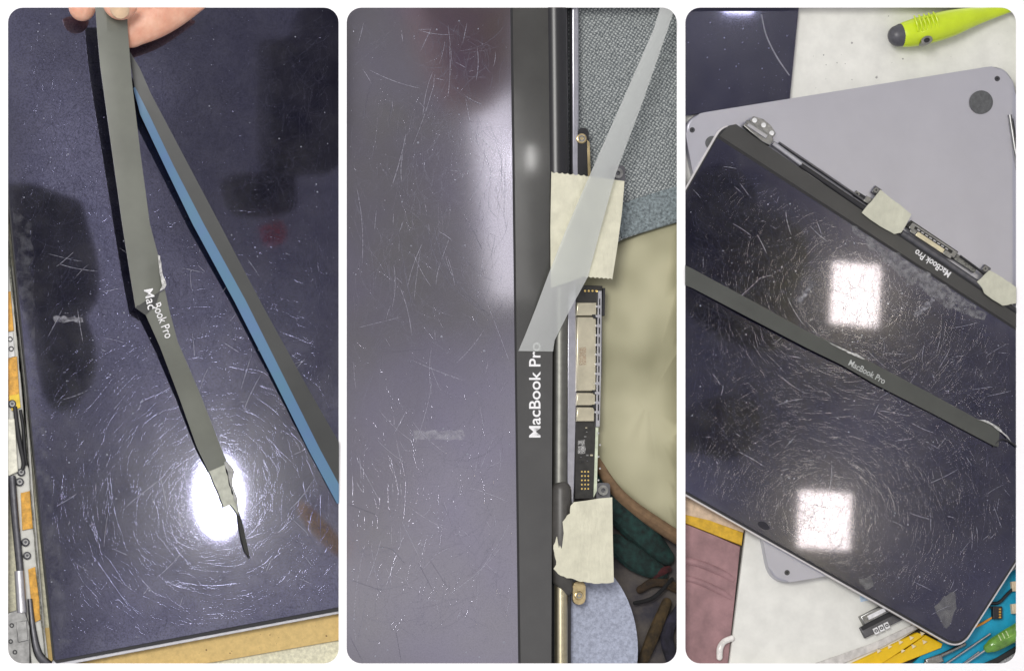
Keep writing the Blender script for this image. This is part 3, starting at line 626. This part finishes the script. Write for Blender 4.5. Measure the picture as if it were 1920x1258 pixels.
h2 = [[(800, 420), (815, 480), (850, 540), (915, 588)], [(812, 420), (832, 490), (870, 545), (918, 592)], [(880, 418), (905, 470)], [(652, 945), (680, 955), (708, 966)], [(708, 1024), (735, 1030), (760, 1058)], [(652, 1085), (720, 1108)], [(745, 430), (775, 590)], [(845, 460), (895, 510), (922, 525)], [(700, 150), (690, 180), (680, 230)], [(735, 195), (728, 240)], [(655, 1190), (680, 1240)], [(742, 1180), (752, 1238)], [(640 + 95, 640 + 20), (640 + 160, 655)], [(800, 1040), (842, 1105)], [(782, 1050), (812, 1108)]]
scratches('fine_scratches', sg2, 1300, 12, 120, d2, gz, 41, SCR2, heroes=h2, bias=(1.75, 0.5, 0.3))
m_light_scr = mat('pale scratch', (0.42, 0.42, 0.50), 0.5, alpha=(900, 0.35, 0.6, 0.15, 0.8))
scratches('deep_scratches', sg2, 120, 20, 150, d2, gz, 43, m_light_scr, 0.3, 0.7, curl=0.25, heroes=h2, bias=(1.6, 0.6, 0.35))
scratches('deep_scratches', [(45, 470), (620, 440), (628, 1125), (120, 1222)], 80, 8, 80, d1, gz, 44, m_light_scr, 0.25, 0.6, curl=0.2, heroes=heroes[:6])
specks('dust', [(655, 25), (955, 25), (965, 1235), (655, 1235)], 160, 0.5, 3.0, d2, gz, 51, m_dust)
prism('residue', jag([(775, 808), (868, 806), (872, 818), (868, 824), (776, 824)], 2, 7, 4), -0.05, -0.056, MATS['light smear'], d2)

# ================================================================== RIGHT RECESS : display on the laptop base
Z3 = -7.5
m_desk3 = mat('white desk', (0.68, 0.68, 0.63), 0.5, var=0.04, vs=120)
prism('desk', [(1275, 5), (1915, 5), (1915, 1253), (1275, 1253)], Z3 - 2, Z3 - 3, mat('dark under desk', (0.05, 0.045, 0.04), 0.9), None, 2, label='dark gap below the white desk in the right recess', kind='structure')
prism('desk', [(1275, 5), (1915, 5), (1915, 1060), (1600, 1253), (1366, 1253), (1398, 1000), (1398, 900), (1275, 880)], Z3, Z3 - 1.9, m_desk3, None, 2, bevel=0.3, label='white desk top under the laptop base on the right', kind='structure')
specks('desk_marks', [(1500, 30), (1890, 30), (1890, 105), (1520, 175)], 26, 0.8, 4.5, thing('crumbs', 1600, 80, Z3, 'grey crumbs and specks on the white desk near the lime handle', 'crumbs'), Z3 + 0.02, 61, mat('grey crumb', (0.36, 0.36, 0.34), 0.9))
# chair and yellow edge at lower left
m_maroon = mat('maroon leather', (0.29, 0.165, 0.17), 0.38, var=0.14, vs=90, bump=0.2, bs=1800)
chr_ = thing('chair', 1330, 1120, Z3 - 2, 'maroon leather chair seat beside the white desk', 'chair')
prism('seat', [(1275, 975), (1300, 988), (1345, 1006), (1389, 1024), (1382, 1080), (1365, 1253), (1275, 1253)], Z3 - 0.3, Z3 - 1.95, m_maroon, chr_, 2, bevel=0.8, seg=3)
for pts in ([(1270, 1048, Z3 - 0.3, 6), (1310, 1056, Z3 - 0.2, 7), (1350, 1072, Z3 - 0.2, 7), (1376, 1087, Z3 - 0.5, 6)], [(1270, 1080, Z3 - 0.3, 5), (1310, 1090, Z3 - 0.2, 6), (1350, 1108, Z3 - 0.2, 6), (1371, 1121, Z3 - 0.5, 5)]):
    tube('piping', pts, m_maroon, chr_, 2, sub=5, flat=0.5)
yb = thing('yellow_board', 1330, 980, Z3 - 1.9, 'yellow and cream board edge between the display and the chair', 'board')
prism('yellow_edge', [(1275, 962), (1330, 975), (1394, 998), (1391, 1022), (1345, 1004), (1275, 976)], Z3 + 0.4, Z3 - 1.9, mat('mustard', (0.60, 0.36, 0.02), 0.5), yb, 2, bevel=0.3)
prism('cream_face', [(1275, 900), (1398, 985), (1394, 1000), (1330, 977), (1275, 964)], Z3 + 0.1, Z3 - 1.9, mat('peach cream', (0.62, 0.47, 0.33), 0.6), yb, 2, bevel=0.3)
tube('tube_end', [(1349, 1232, Z3 + 0.3, 6), (1350, 1215, Z3 + 0.6, 6.5), (1357, 1203, Z3 + 0.6, 6), (1372, 1196, Z3 + 0.5, 6)], mat('milky plastic', (0.72, 0.70, 0.66), 0.3, coat=0.4), None, 2, sub=5, n=14, cap=3, label='short bent milky plastic tube at the chair edge', cat='tube')

# dark tablet-like screen at the top left
d4 = thing('dark_screen', 1380, 110, Z3, 'flat dark screen in the top left of the right recess', 'screen')
s4 = [(1275, 5), (1499, 5), (1481, 186), (1275, 219)]
prism('screen_glass', s4, -4.2, Z3 + 0.01, G3, d4, 2, bevel=0.15)
specks('dust', [(1290, 40), (1490, 40), (1475, 175), (1290, 200)], 75, 0.5, 2.6, d4, -4.19, 62, mat('blue dust', (0.15, 0.155, 0.24), 0.9))
tube('cable_reflection', [(1428, 28, -4.05, 1.2), (1436, 65, -4.05, 1.4), (1455, 105, -4.05, 1.5), (1480, 142, -4.05, 1.2)], mat('grey reflection', (0.24, 0.24, 0.28), 0.7), d4, 2, sub=6, n=8)  # reflected cable painted as a thin grey tube on the glass

# lime screwdriver handle
m_lime = mat('lime plastic', (0.52, 0.66, 0.008), 0.32, var=0.05, vs=80, coat=0.3)
sd = thing('screwdriver', 1780, 60, Z3, 'lime green screwdriver handle with dark end cap on the white desk', 'screwdriver')
tube('handle', [(1688, 67, 0.0, 22), (1700, 65, 0.0, 26), (1735, 57, 0.2, 29), (1780, 45, 0, 27), (1815, 35, -0.6, 21), (1850, 27, -1.6, 14), (1895, 16, -2.6, 8), (1930, 8, -3, 6)], m_lime, sd, 2, n=32, sub=6, flat=0.9)
tube('end_cap', [(1684, 68, 0.0, 21.5), (1690, 66.5, 0.0, 23.2)], mat('charcoal cap', (0.07, 0.07, 0.08), 0.4), sd, 2, n=28, cap=5, flat=0.9)
for k in range(6):
    t = k / 5; x = 1718 + t * 38; y = 45 - t * 7
    tube('grip_rib', [(x - 2, y - 9, 6.9 - 0.5 * t, 2.0), (x + 2, y + 2, 7.2 - 0.5 * t, 2.6), (x + 3.5, y + 13, 6.8 - 0.5 * t, 2.0)], m_lime, sd, 2, n=10, cap=2, sub=3)
for k in range(5):
    t = k / 4; x = 1714 + t * 36; y = 31 - t * 7
    tube('grip_rib', [(x, y, 3.6, 1.8), (x + 3, y + 6, 5.0, 2.2)], m_lime, sd, 2, n=10, cap=2)
ri = ring('socket_ring', 1738, 76, 6, 11, 5.9, 1, m_steel, sd, 2, squash=0.72, a=-0.4)
prism('socket', disc(1738, 76, 6.3, 16, 4.6, -0.4), 5.4, 1, m_black, sd, 2)

# laptop base (bottom case)
m_case = mat('silver case', (0.50, 0.50, 0.55), 0.36, 0.9, var=0.02, vs=40, spec=0.4, bump=0.12, bs=4000)
lb = thing('laptop', 1700, 500, Z3, 'silver laptop base lying upside down under the dark display', 'laptop')
TL, TR, BR, BL_ = (1279, 218), (1893, 119), (2062, 992), (1447, 1097)
def rquad(q, r, n=8):
    out = []
    for k in range(4):
        p0, p1, p2 = Vector(q[k - 1]), Vector(q[k]), Vector(q[(k + 1) % 4]); a = p1 + (p0 - p1).normalized() * r; b = p1 + (p2 - p1).normalized() * r
        for t in range(n + 1):
            u = t / n; out.append(tuple((1 - u) ** 2 * a + 2 * u * (1 - u) * p1 + u * u * b))
    return out
prism('case_shell', rquad([TL, TR, BR, BL_], 44), -2.7, Z3 + 0.01, m_case, lb, 2, bevel=1.1, seg=4)
m_foot = mat('dark rubber foot', (0.085, 0.088, 0.09), 0.6, var=0.15, vs=700)
prism('rubber_foot', disc(1840, 192, 22, 40), -2.1, -3.0, m_foot, lb, 2, bevel=0.4, seg=3)
prism('rubber_foot', disc(1336, 268, 13, 30), -2.1, -3.0, m_foot, lb, 2, bevel=0.4, seg=3)
for x, y in ((1870, 148), (1298, 244), (1476, 1073)): 
    s = prism('case_screw', disc(x, y, 5.2, 16), -2.55, -3.4, m_screw, lb, 2, bevel=0.15)
    prism('screw_socket', disc(x, y, 2.2, 6), -2.5, -2.6, m_black, s, 2)
tube('side_rod', [(1893, 216, -2.2, 4.5), (1902, 275, -2.2, 4.5), (1912, 330, -2.2, 4.5)], mat('gunmetal', (0.20, 0.20, 0.20), 0.3, 0.9), lb, 2, n=14)
prism('side_groove', [(1896, 225), (1900, 222), (1916, 330), (1906, 330)], -2.6, -2.9, m_black, lb, 2)

# display lid
d3 = thing('laptop_display', 1600, 720, -2.6, 'dark scratched display lying crosswise on the silver laptop base', 'laptop display')
tl3, tr3, br3, bl3 = (1362, 226), (2120, 716), (1800, 1217), (1040, 787)
prism('metal_rim', rquad([(1358, 224), (2122, 716), (1801, 1220), (1036, 788)], 34), -0.75, -2.65, mat('pale lid rim', (0.62, 0.60, 0.60), 0.4, 0.3, var=0.04), d3, 2, bevel=0.35)
prism('rubber_gasket', rquad([(1361, 227), (2120, 717), (1800, 1216), (1039, 786)], 32), -0.25, -1.6, m_black, d3, 2, bevel=0.2)
# chin band and the glass below it
gA, gB = (1346, 258), (1930, 634)
prism('screen_glass', [(1345, 259), (1930, 636), (2100, 745)] + rquad([(2100, 745), (1799, 1211), (1045, 784), (1345, 259)], 30)[9:18] + [(1045, 784), (1344, 261)], -0.07, -1.5, G3, d3, 2, bevel=0.12)
m_chin3 = mat('dark grey chin', (0.038, 0.038, 0.036), 0.40, var=0.08, vs=60, coat=0.2, coatr=0.1)
ch3 = prism('chin', [(1349, 255.5), (1366, 236), (1380, 233), (1450, 281), (1615, 394), (1700, 451), (1820, 530), (1930, 602), (1930, 631)], 0.0, -1.6, m_chin3, d3, 2, bevel=0.12)
lettering('MacBook Pro', (1784, 511), (-64, -43.5), 78, 13, 0.06, m_letter, ch3, 0.008, 2)
# hinge parts along the chin
hg = prism('hinge_block', [(1394, 236), (1402, 225), (1447, 254), (1451, 264), (1444, 273), (1430, 266)], 1.4, -1.2, m_steel, d3, 2, bevel=0.3)
ear = prism('hinge_ear', [(1405, 227), (1413, 218), (1432, 224), (1446, 236), (1455, 250), (1450, 258)], 0.9, 0.0, mat('dull steel', (0.33, 0.33, 0.32), 0.35, 1.0, var=0.2, vs=600), d3, 2, bevel=0.2)
for x, y in ((1415, 226), (1432, 235), (1447, 250)): prism('hole', disc(x, y, 4.6, 16), 0.98, 0.85, mat('pale hole', (0.7, 0.7, 0.7), 0.5), ear, 2, bevel=0.05)
prism('hinge_step', [(1400, 236), (1404, 231), (1440, 254), (1436, 260)], 2.0, 1.3, m_alu, hg, 2, bevel=0.2)
tube('hinge_sleeve', [(1449, 269, -0.4, 5.5), (1502, 308, -0.4, 5.5)], m_alu, d3, 2, n=16)
tube('hinge_rod', [(1500, 309, -0.5, 5), (1560, 350, -0.5, 5.5), (1620, 391, -0.5, 6)], m_blackgloss, d3, 2, n=16)
tube('trim_rod', [(1460, 268, -1.2, 3), (1540, 322, -1.2, 3), (1632, 385, -1.2, 3)], m_dalu, d3, 2, n=10)
tube('hinge_rod', [(1690, 437, -0.5, 6.5), (1760, 483, -0.5, 6.5), (1845, 540, -0.5, 6.5)], m_dalu, d3, 2, n=16)
tube('hinge_rod', [(1870, 560, -0.6, 6), (1930, 600, -0.6, 6)], m_blackgloss, d3, 2, n=16)
tube('dark_groove', [(1682, 439, -0.6, 3.5), (1850, 551, -0.6, 3.5)], m_black, d3, 2, n=10)
lp = prism('cable_tab', band((1603, 362), (1640, 385), 5.5), -1.0, -2.3, m_black, d3, 2, bevel=0.2)
ring('tab_loop', 1607, 364, 2.6, 5.0, -0.8, -1.1, m_steel, lp, 2)
prism('tab_block', band((1622, 372), (1634, 379), 6), -0.3, -2.3, m_steel, d3, 2, bevel=0.2)
for x, y in ((1643, 357), (1848, 504)):
    nb = prism('nut_base', band((x - 5, y - 3), (x + 7, y + 5), 7), -0.8, -2.4, m_dalu, d3, 2, bevel=0.2); ring('nut', x, y, 2.2, 4.8, 0.0, -0.9, m_steel, nb, 2)
# connector between the two tapes
k3 = prism('connector', [(1700, 424), (1709, 413), (1797, 472), (1789, 486), (1778, 482)], -0.2, -2.4, mat('black board', (0.02, 0.02, 0.02), 0.5), d3, 2, bevel=0.15)
ddx, ddy = 0.833, 0.553
def along(t, o): return (1706 + ddx * t - ddy * o, 419 + ddy * t + ddx * o)       # t along, o across (towards the chin)
def cq(t0, t1, o0, o1): return [along(t0, o0), along(t1, o0), along(t1, o1), along(t0, o1)]
for t0, t1 in ((8, 20), (21, 82), (83, 100)): prism('shield', cq(t0, t1, 4, 13), 0.5, -0.3, m_shield if t0 == 21 else m_steel, k3, 2, bevel=0.2)
prism('rail', cq(4, 104, -4.5, -1.5), 0.6, -0.3, m_steel, k3, 2, bevel=0.1)
for k in range(8): prism('slot', cq(18 + k * 9, 24 + k * 9, 0, 2.6), 0.35, -0.25, m_alu, k3, 2, bevel=0.08)
for t in (3, 96): prism('end_block', cq(t, t + 9, -2, 8), 0.8, -0.3, m_steel, k3, 2, bevel=0.2)
prism('flex_tail', cq(106, 152, -2, 10), -0.6, -2.0, mat('grey flex', (0.22, 0.22, 0.20), 0.45, 0.4, var=0.3, vs=900), k3, 2, bevel=0.15)
tube('cable', [(1800, 480, 0.0, 2.6), (1822, 496, 0.3, 2.6), (1846, 514, 0, 2.6)], m_black, d3, 2, n=10, sub=4)
m_t = m_tape3
prism('masking_tape', jagl([(1651, 356), (1680, 379), (1709, 402), (1700, 420), (1690, 436), (1677, 439), (1650, 424), (1616, 399), (1634, 378)], 0.8, 9, 5), lambda x, y: 1.9 - 0.02 * abs(y - x * 0.66 + 705), 0.5, m_t, None, 2, label='small square masking tape on the chin, left of the little connector', cat='tape')
prism('masking_tape', jag([(1855, 507), (1882, 522), (1920, 548), (1915, 568), (1880, 573), (1862, 562), (1846, 550), (1842, 540), (1832, 528)], 1.0, 8, 7), lambda x, y: 1.6, 0.5, m_t, None, 2, label='ragged masking tape on the chin at the right border', cat='tape')
# wear on the glass
sg3 = [(1345, 275), (1560, 412), (1900, 632), (1903, 1030), (1800, 1190), (1770, 1180), (1292, 915), (1290, 350)]
h3 = [[(1480, 700), (1560, 690), (1640, 720), (1700, 770)], [(1740, 905), (1760, 940), (1782, 1000)], [(1664, 908), (1676, 945), (1684, 965)], [(1640, 770), (1690, 800), (1712, 838)], [(1500, 495), (1530, 460), (1560, 450)], [(1793, 565), (1790, 600), (1780, 625)], [(1752, 650), (1765, 600), (1755, 580)], [(1470, 555), (1500, 570), (1515, 610)], [(1380, 630), (1400, 615), (1422, 606)], [(1720, 730), (1745, 680), (1740, 640)], [(1860, 870), (1840, 1010), (1810, 1060)], [(1700, 860), (1722, 880), (1735, 905)]]
scratches('fine_scratches', sg3, 9500, 8, 70, d3, gz - 0.01, 71, SCR, 0.1, 0.48, heroes=h3)
scratches('deep_scratches', sg3, 110, 8, 60, d3, gz - 0.01, 72, m_light_scr, 0.25, 0.6, curl=0.25, heroes=h3)
specks('dust', sg3, 420, 0.4, 2.0, d3, gz - 0.01, 73, m_dust)
prism('residue', jag([(1598, 423), (1640, 449), (1700, 489), (1760, 528), (1850, 588), (1846, 600), (1800, 585), (1760, 566), (1735, 548), (1700, 530), (1670, 500), (1640, 470), (1605, 440)], 5, 9, 12), -0.055, -0.062, mat('chalky residue', (0.34, 0.34, 0.35), 0.8, alpha=(330, 0.36, 0.80, 0.0, 0.60)), d3)
prism('residue', jag([(1768, 1118), (1790, 1108), (1794, 1140), (1784, 1165), (1774, 1178), (1756, 1150), (1752, 1136)], 2, 8, 13), -0.055, -0.062, mat('glue mark', (0.30, 0.30, 0.29), 0.7, alpha=(200, 0.2, 0.8, 0.05, 0.35)), d3)
prism('residue', jag([(1610, 1085), (1632, 1078), (1638, 1098), (1622, 1106)], 3, 8, 14), -0.055, -0.062, MATS['glue mark'], d3)
prism('residue', jag(band((1716, 592), (1750, 560), 5), 2, 7, 15), -0.055, -0.062, MATS['light smear'], d3)
prism('residue', jag(band((1498, 566), (1522, 534), 5), 2, 7, 16), -0.055, -0.062, MATS['light smear'], d3)
prism('camera_notch', disc(1432, 985, 12, 24, 6.5, 0.5), -0.03, -0.3, mat('notch', (0.004, 0.004, 0.012), 0.4), d3, 2, bevel=0.05)
# loose strip lying over the display
s3 = thing('bezel_strip', 1590, 690, 0.0, 'straight grey bezel strip lying across the right display', 'bezel strip')
m_strip3 = mat('grey bezel film', (0.056, 0.060, 0.053), 0.45, var=0.06, vs=50)
ribbon('film', [(1278, 532, 1278, 494, 0.8), (1300, 541, 1302, 506, 1.0), (1399, 593, 1432, 576, 2.2), (1514, 653, 1517, 623, 2.2), (1578, 684, 1602, 662, 1.8), (1642, 721, 1629, 677, 1.5), (1750, 776, 1740, 735, 1.2), (1860, 834, 1832, 785, 1.2), (1872, 838, 1875, 800, 1.0)], 0.25, m_strip3, s3, 2, sub=3, cross=2, arch=0.15)
lettering('MacBook Pro', (1590, 684), (61, 33), 76, 12, 2.15, m_letter2, s3, 0.004, 2)
prism('frayed_edge', jag([(1555, 642), (1590, 658), (1606, 663), (1622, 674), (1602, 667), (1580, 656)], 1, 6, 2), 2.3, 2.0, m_white_fray, s3, 2)
prism('frayed_end', jag([(1832, 786), (1852, 789), (1870, 800), (1890, 818), (1896, 828), (1880, 812), (1864, 800), (1848, 791)], 1.0, 6, 3), 1.6, 1.2, m_white_fray, s3, 2)
tube('loose_thread', [(1862, 838, 0.6, 1.5), (1874, 825, 1.0, 1.6), (1890, 826, 1.0, 1.8), (1910, 840, 0.8, 2.2)], m_black, s3, 2, sub=6, n=8)

# tools at the lower right
m_bluemat = mat('blue mat', (0.0, 0.30, 0.48), 0.6, var=0.12, vs=120)
prism('blue_mat', [(1700, 1253), (1770, 1190), (1800, 1120), (1915, 1000), (1915, 1253)], Z3 - 0.2, Z3 - 1.9, m_bluemat, None, 2, bevel=0.2, label='bright blue work mat at the lower right corner', cat='mat')
tr = thing('drill_guide', 1650, 1170, Z3, 'grey steel holder with a row of round holes on the white desk', 'tool holder')
prism('body', band((1618, 1186), (1730, 1130), 11), Z3 + 2.2, Z3 + 0.01, m_dalu, tr, 2, bevel=0.4)
prism('top_plate', band((1617, 1163), (1705, 1118), 9), Z3 + 3.2, Z3 + 0.01, m_steel, tr, 2, bevel=0.6)
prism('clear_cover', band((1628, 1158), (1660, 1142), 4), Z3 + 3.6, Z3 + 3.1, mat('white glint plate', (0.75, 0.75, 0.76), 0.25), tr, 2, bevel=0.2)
prism('dark_slit', band((1616, 1178), (1700, 1136), 4), Z3 + 3.0, Z3 + 2.0, m_black, tr, 2)
for k in range(3):
    x, y = 1643 + k * 10, 1182 - k * 5
    hp = prism('hole_plate', band((x - 4, y + 2), (x + 4, y - 2), 6), Z3 + 2.7, Z3 + 2.1, mat('pale plate', (0.7, 0.7, 0.7), 0.35), tr, 2, bevel=0.1); ring('hole', x, y, 1.5, 3.2, Z3 + 2.85, Z3 + 2.6, m_screw, hp, 2, n=12)
yr = thing('yellow_tray', 1680, 1210, Z3, 'yellow plastic tray edge with rows of small pegs', 'tray')
m_yel = mat('yellow plastic', (0.72, 0.46, 0.0), 0.4, var=0.06, vs=120)
prism('rim', [(1575, 1253), (1720, 1185), (1735, 1190), (1640, 1253)], Z3 + 1.8, Z3 - 1.8, m_yel, yr, 2, bevel=0.4)
prism('floor', [(1630, 1253), (1700, 1216), (1735, 1189), (1768, 1206), (1765, 1214), (1665, 1253)], Z3 + 1.0, Z3 - 1.8, m_yel, yr, 2, bevel=0.4)
prism('white_ledge', [(1500, 1253), (1640, 1204), (1712, 1170), (1722, 1178), (1650, 1214), (1560, 1253)], Z3 + 0.8, Z3 + 0.01, mat('grey ledge', (0.55, 0.53, 0.50), 0.5), yr, 2, bevel=0.3)
m_peg = mat('pale peg', (0.78, 0.66, 0.42), 0.4)
for r0, (x, y, n_, zz) in enumerate(((1648, 1220, 5, 1.85), (1652, 1236, 5, 1.05))):
    for k in range(n_):
        px, py = x + k * 20.5, y - k * 8.2
        prism('peg', [(px - 4, py - 4), (px + 5, py - 1), (px - 2, py + 4)], Z3 + zz + 0.7, Z3 + zz - 0.1, m_peg, yr, 2, bevel=0.1)
gs = thing('screwdriver', 1880, 1200, Z3 - 0.2, 'green handled screwdriver with steel shaft on the blue mat', 'screwdriver')
m_green = mat('green plastic', (0.13, 0.30, 0.03), 0.25, var=0.2, vs=150, coat=0.6)
tube('handle', [(1853, 1214, Z3 + 3, 10), (1862, 1209, Z3 + 3.4, 14), (1885, 1196, Z3 + 3.6, 16), (1925, 1173, Z3 + 3.6, 17)], m_green, gs, 2, n=28, sub=4, cap=3)
for k in range(3): tube('groove', [(1872 + k * 7, 1190 - k * 4, Z3 + 7.1, 1.2), (1877 + k * 7, 1200 - k * 4, Z3 + 7.4, 1.2)], mat('pale green', (0.5, 0.62, 0.3), 0.3), gs, 2, n=8)
tube('shaft', [(1855, 1213, Z3 + 3, 2.2), (1800, 1250, Z3 + 2, 2.2)], m_alu, gs, 2, n=12)
prism('black_pouch', [(1822, 1253), (1870, 1232), (1915, 1205), (1915, 1216), (1860, 1250)], Z3 + 1.0, Z3 - 0.1, m_black, None, 2, bevel=0.3, label='black pouch edge under the green screwdriver', cat='pouch')  # raised black edge piece below the green handle
prism('grey_cloth', [(1855, 1253), (1915, 1216), (1915, 1253)], Z3 + 0.6, Z3 - 0.1, mat('speckled grey cloth', (0.36, 0.36, 0.37), 0.9, var=0.35, vs=1500), None, 2, bevel=0.2, label='speckled grey cloth in the lower right corner', cat='cloth')
for n_, (a, b, r, lbl) in enumerate((((1735, 1243), (1808, 1207), 4.2, 'thick grey steel shaft beside the yellow tray'), ((1770, 1246), (1856, 1188), 2.4, 'thin steel rod crossing the blue mat, nearest the display'), ((1795, 1252), (1835, 1222), 2.2, 'short steel rod on the blue mat below the green handle'))):
    t = tube('steel_rod', [(*a, Z3 + 1.5, r), (*b, Z3 + 1.5, r)], m_alu if n_ else m_steel, None, 2, n=14, cap=2, label=lbl, cat='rod')
prism('bit_socket', band((1738, 1243), (1768, 1232), 8), Z3 + 2.6, Z3 - 0.1, m_steel, None, 2, bevel=0.6, label='stubby steel bit socket by the bottom border', cat='socket')
cp = thing('plug', 1866, 1146, Z3 - 0.2, 'small black plug with orange contacts on the blue mat', 'plug')
prism('body', rrect(1862, 1136, 1880, 1160, 2, 3), Z3 + 2.4, Z3 - 0.15, m_black, cp, 2, bevel=0.3)
for k in range(4): prism('contact', [(1873, 1140 + k * 5), (1877, 1140 + k * 5), (1877, 1143 + k * 5), (1873, 1143 + k * 5)], Z3 + 2.5, Z3 + 2.3, m_orange, cp, 2)
tube('wire', [(1864, 1142, Z3 + 1, 2.2), (1855, 1136, Z3 + 1, 2.2), (1845, 1128, Z3 + 1, 2.2)], m_black, cp, 2, sub=4, n=8)
tube('black_cable', [(1840, 1126, Z3 + 0.8, 3), (1870, 1130, Z3 + 0.8, 3.4), (1890, 1112, Z3 + 0.8, 3.4), (1912, 1092, Z3 + 0.8, 3.4)], m_black, None, 2, sub=6, n=10, label='black cable curling across the blue mat', cat='cable')
tube('orange_wire', [(1824, 1176, Z3 + 0.5, 2.6), (1842, 1168, Z3 + 0.5, 2.6), (1862, 1156, Z3 + 0.5, 1.8)], mat('orange wire', (0.75, 0.30, 0.02), 0.4), None, 2, sub=4, n=8, label='orange wire on the blue mat beside the display corner', cat='wire')
for y, lbl in ((1090, 'upper cream connector block at the right border'), (1132, 'lower cream connector block at the right border')):
    b_ = prism('connector_block', [(1897, y), (1915, y - 2), (1915, y + 18), (1899, y + 18)], Z3 + 2.2, Z3 - 0.15, mat('cream plastic', (0.72, 0.58, 0.40), 0.5), None, 2, bevel=0.3, label=lbl, cat='connector')
prism('paper_tag', [(1612, 1110), (1640, 1105), (1640, 1122), (1614, 1128)], Z3 + 0.3, Z3 + 0.01, mat('pale blue paper', (0.50, 0.64, 0.78), 0.8), None, 2, label='pale blue paper tag tucked under the display edge', cat='paper tag')

# ================================================================== a finger and added unseen shapes above the bench, for the glass to mirror
def overhead(name, pts, h, th, material, label, cat, n=5):
    """a rounded body h metres over the bench whose outline the glass mirrors at pts"""
    P = crom(list(pts) + [pts[0]], n)[:-1]; c = Vector((sum(p[0] for p in P) / len(P), sum(p[1] for p in P) / len(P)))
    bm = bmesh.new(); rings = []
    for k, (sc, dz) in enumerate(((0.55, -1), (0.82, -0.85), (0.96, -0.45), (1, 0), (0.96, 0.45), (0.82, 0.85), (0.55, 1))):
        rings.append([bm.verts.new(RF(c.x + (x - c.x) * sc, c.y + (y - c.y) * sc, h) + Vector((0, 0, dz * th))) for x, y in P])
    for a, b in zip(rings, rings[1:]):
        for j in range(len(P)): bm.faces.new((a[j], a[(j + 1) % len(P)], b[(j + 1) % len(P)], b[j]))
    bm.faces.new(rings[0][::-1]); bm.faces.new(rings[-1])
    return finish(name, bm, material, None, None, 'auto', label=label, cat=cat)
m_dark = mat('dark reflector', (0.02, 0.018, 0.022), 0.9)
m_dred = mat('ruddy skin', (0.20, 0.07, 0.05), 0.6)
overhead('silhouette', [(6, 345), (60, 345), (110, 362), (150, 380), (166, 430), (182, 490), (184, 560), (160, 600), (176, 650), (176, 710), (130, 770), (85, 750), (60, 640), (20, 500), (0, 420)], 0.82, 0.03, m_dark, 'dark glove added above the bench, mirrored at the left of the left display', 'silhouette')  # added out of view to darken the left glass by reflection
overhead('added_dark_slab', [(485, 80), (545, 68), (560, 20), (640, 10), (645, 290), (560, 330), (490, 330)], 0.70, 0.03, m_dark, 'dark slab added above the bench, mirrored at the upper right of the left display', 'case')  # made-up dark slab, there only for its reflection
overhead('roll', [(412, 345), (440, 328), (540, 330), (556, 365), (540, 400), (440, 402)], 0.66, 0.02, m_dark, 'dark box shape added above the bench, mirrored right of the blue liner edge', 'roll')  # made-up dark block, only its mirror image shows
overhead('added_red_shape', [(488, 425), (520, 415), (535, 435), (530, 455), (500, 458)], 0.66, 0.015, mat('red plastic', (0.6, 0.04, 0.06), 0.5), 'red shape added above the bench, mirrored right of the blue liner edge', 'handle')  # made-up shape for a red spot in the reflection
overhead('added_orange_stripe', [(560, 940), (580, 950), (640, 1015), (640, 1045), (600, 1010), (566, 970)], 0.66, 0.012, mat('orange strap', (0.85, 0.35, 0.03), 0.6), 'orange strap added above the bench, mirrored at the lower right of the left display', 'stripe')  # made-up shape for orange streaks in the reflection
overhead('finger', [(745, -30), (962, -30), (958, 60), (950, 150), (925, 205), (870, 212), (838, 190), (795, 110)], 0.80, 0.03, m_dred, 'fingertip above the bench, mirrored at the top of the middle display', 'finger')
overhead('figure', [(1270, 400), (1300, 335), (1345, 308), (1392, 335), (1402, 380), (1450, 400), (1500, 440), (1505, 510), (1475, 570), (1485, 630), (1440, 660), (1370, 640), (1300, 590), (1270, 500)], 0.62, 0.03, m_dark, 'dark sleeve added above the bench, mirrored at the left of the right display', 'figure')  # unseen body added for the dark figure mirrored in the right glass
overhead('cap', [(1270, 790), (1330, 745), (1400, 750), (1420, 800), (1380, 860), (1320, 850), (1270, 840)], 0.66, 0.03, m_dark, 'dark shape added above the bench, mirrored at the lower left of the right display', 'cap')  # made-up dark shape that the right glass mirrors
overhead('added_dark_shape', [(1011, -30), (1075, -30), (1075, 560), (1003, 545), (1000, 430), (1003, 328), (1012, 318), (1012, 150)], 1.0, 0.03, m_dark, 'dark shape added above the bench, mirrored along the chin of the middle display', 'tool', 1)  # unseen, added to darken the reflection along the chin

GROUPS = {'masking_tape': 'pieces of masking tape on the hinges', 'steel_rod': 'steel rods on the blue mat', 'cord': 'cords in the dark clutter', 'laptop_display': 'laptop displays',
          'bezel_strip': 'peeled bezel strips', 'screwdriver': 'screwdrivers', 'connector_block': 'cream connector blocks'}
for o in SC.objects:
    if o.parent is None and o.name.split('.')[0] in GROUPS: o['group'] = GROUPS[o.name.split('.')[0]]
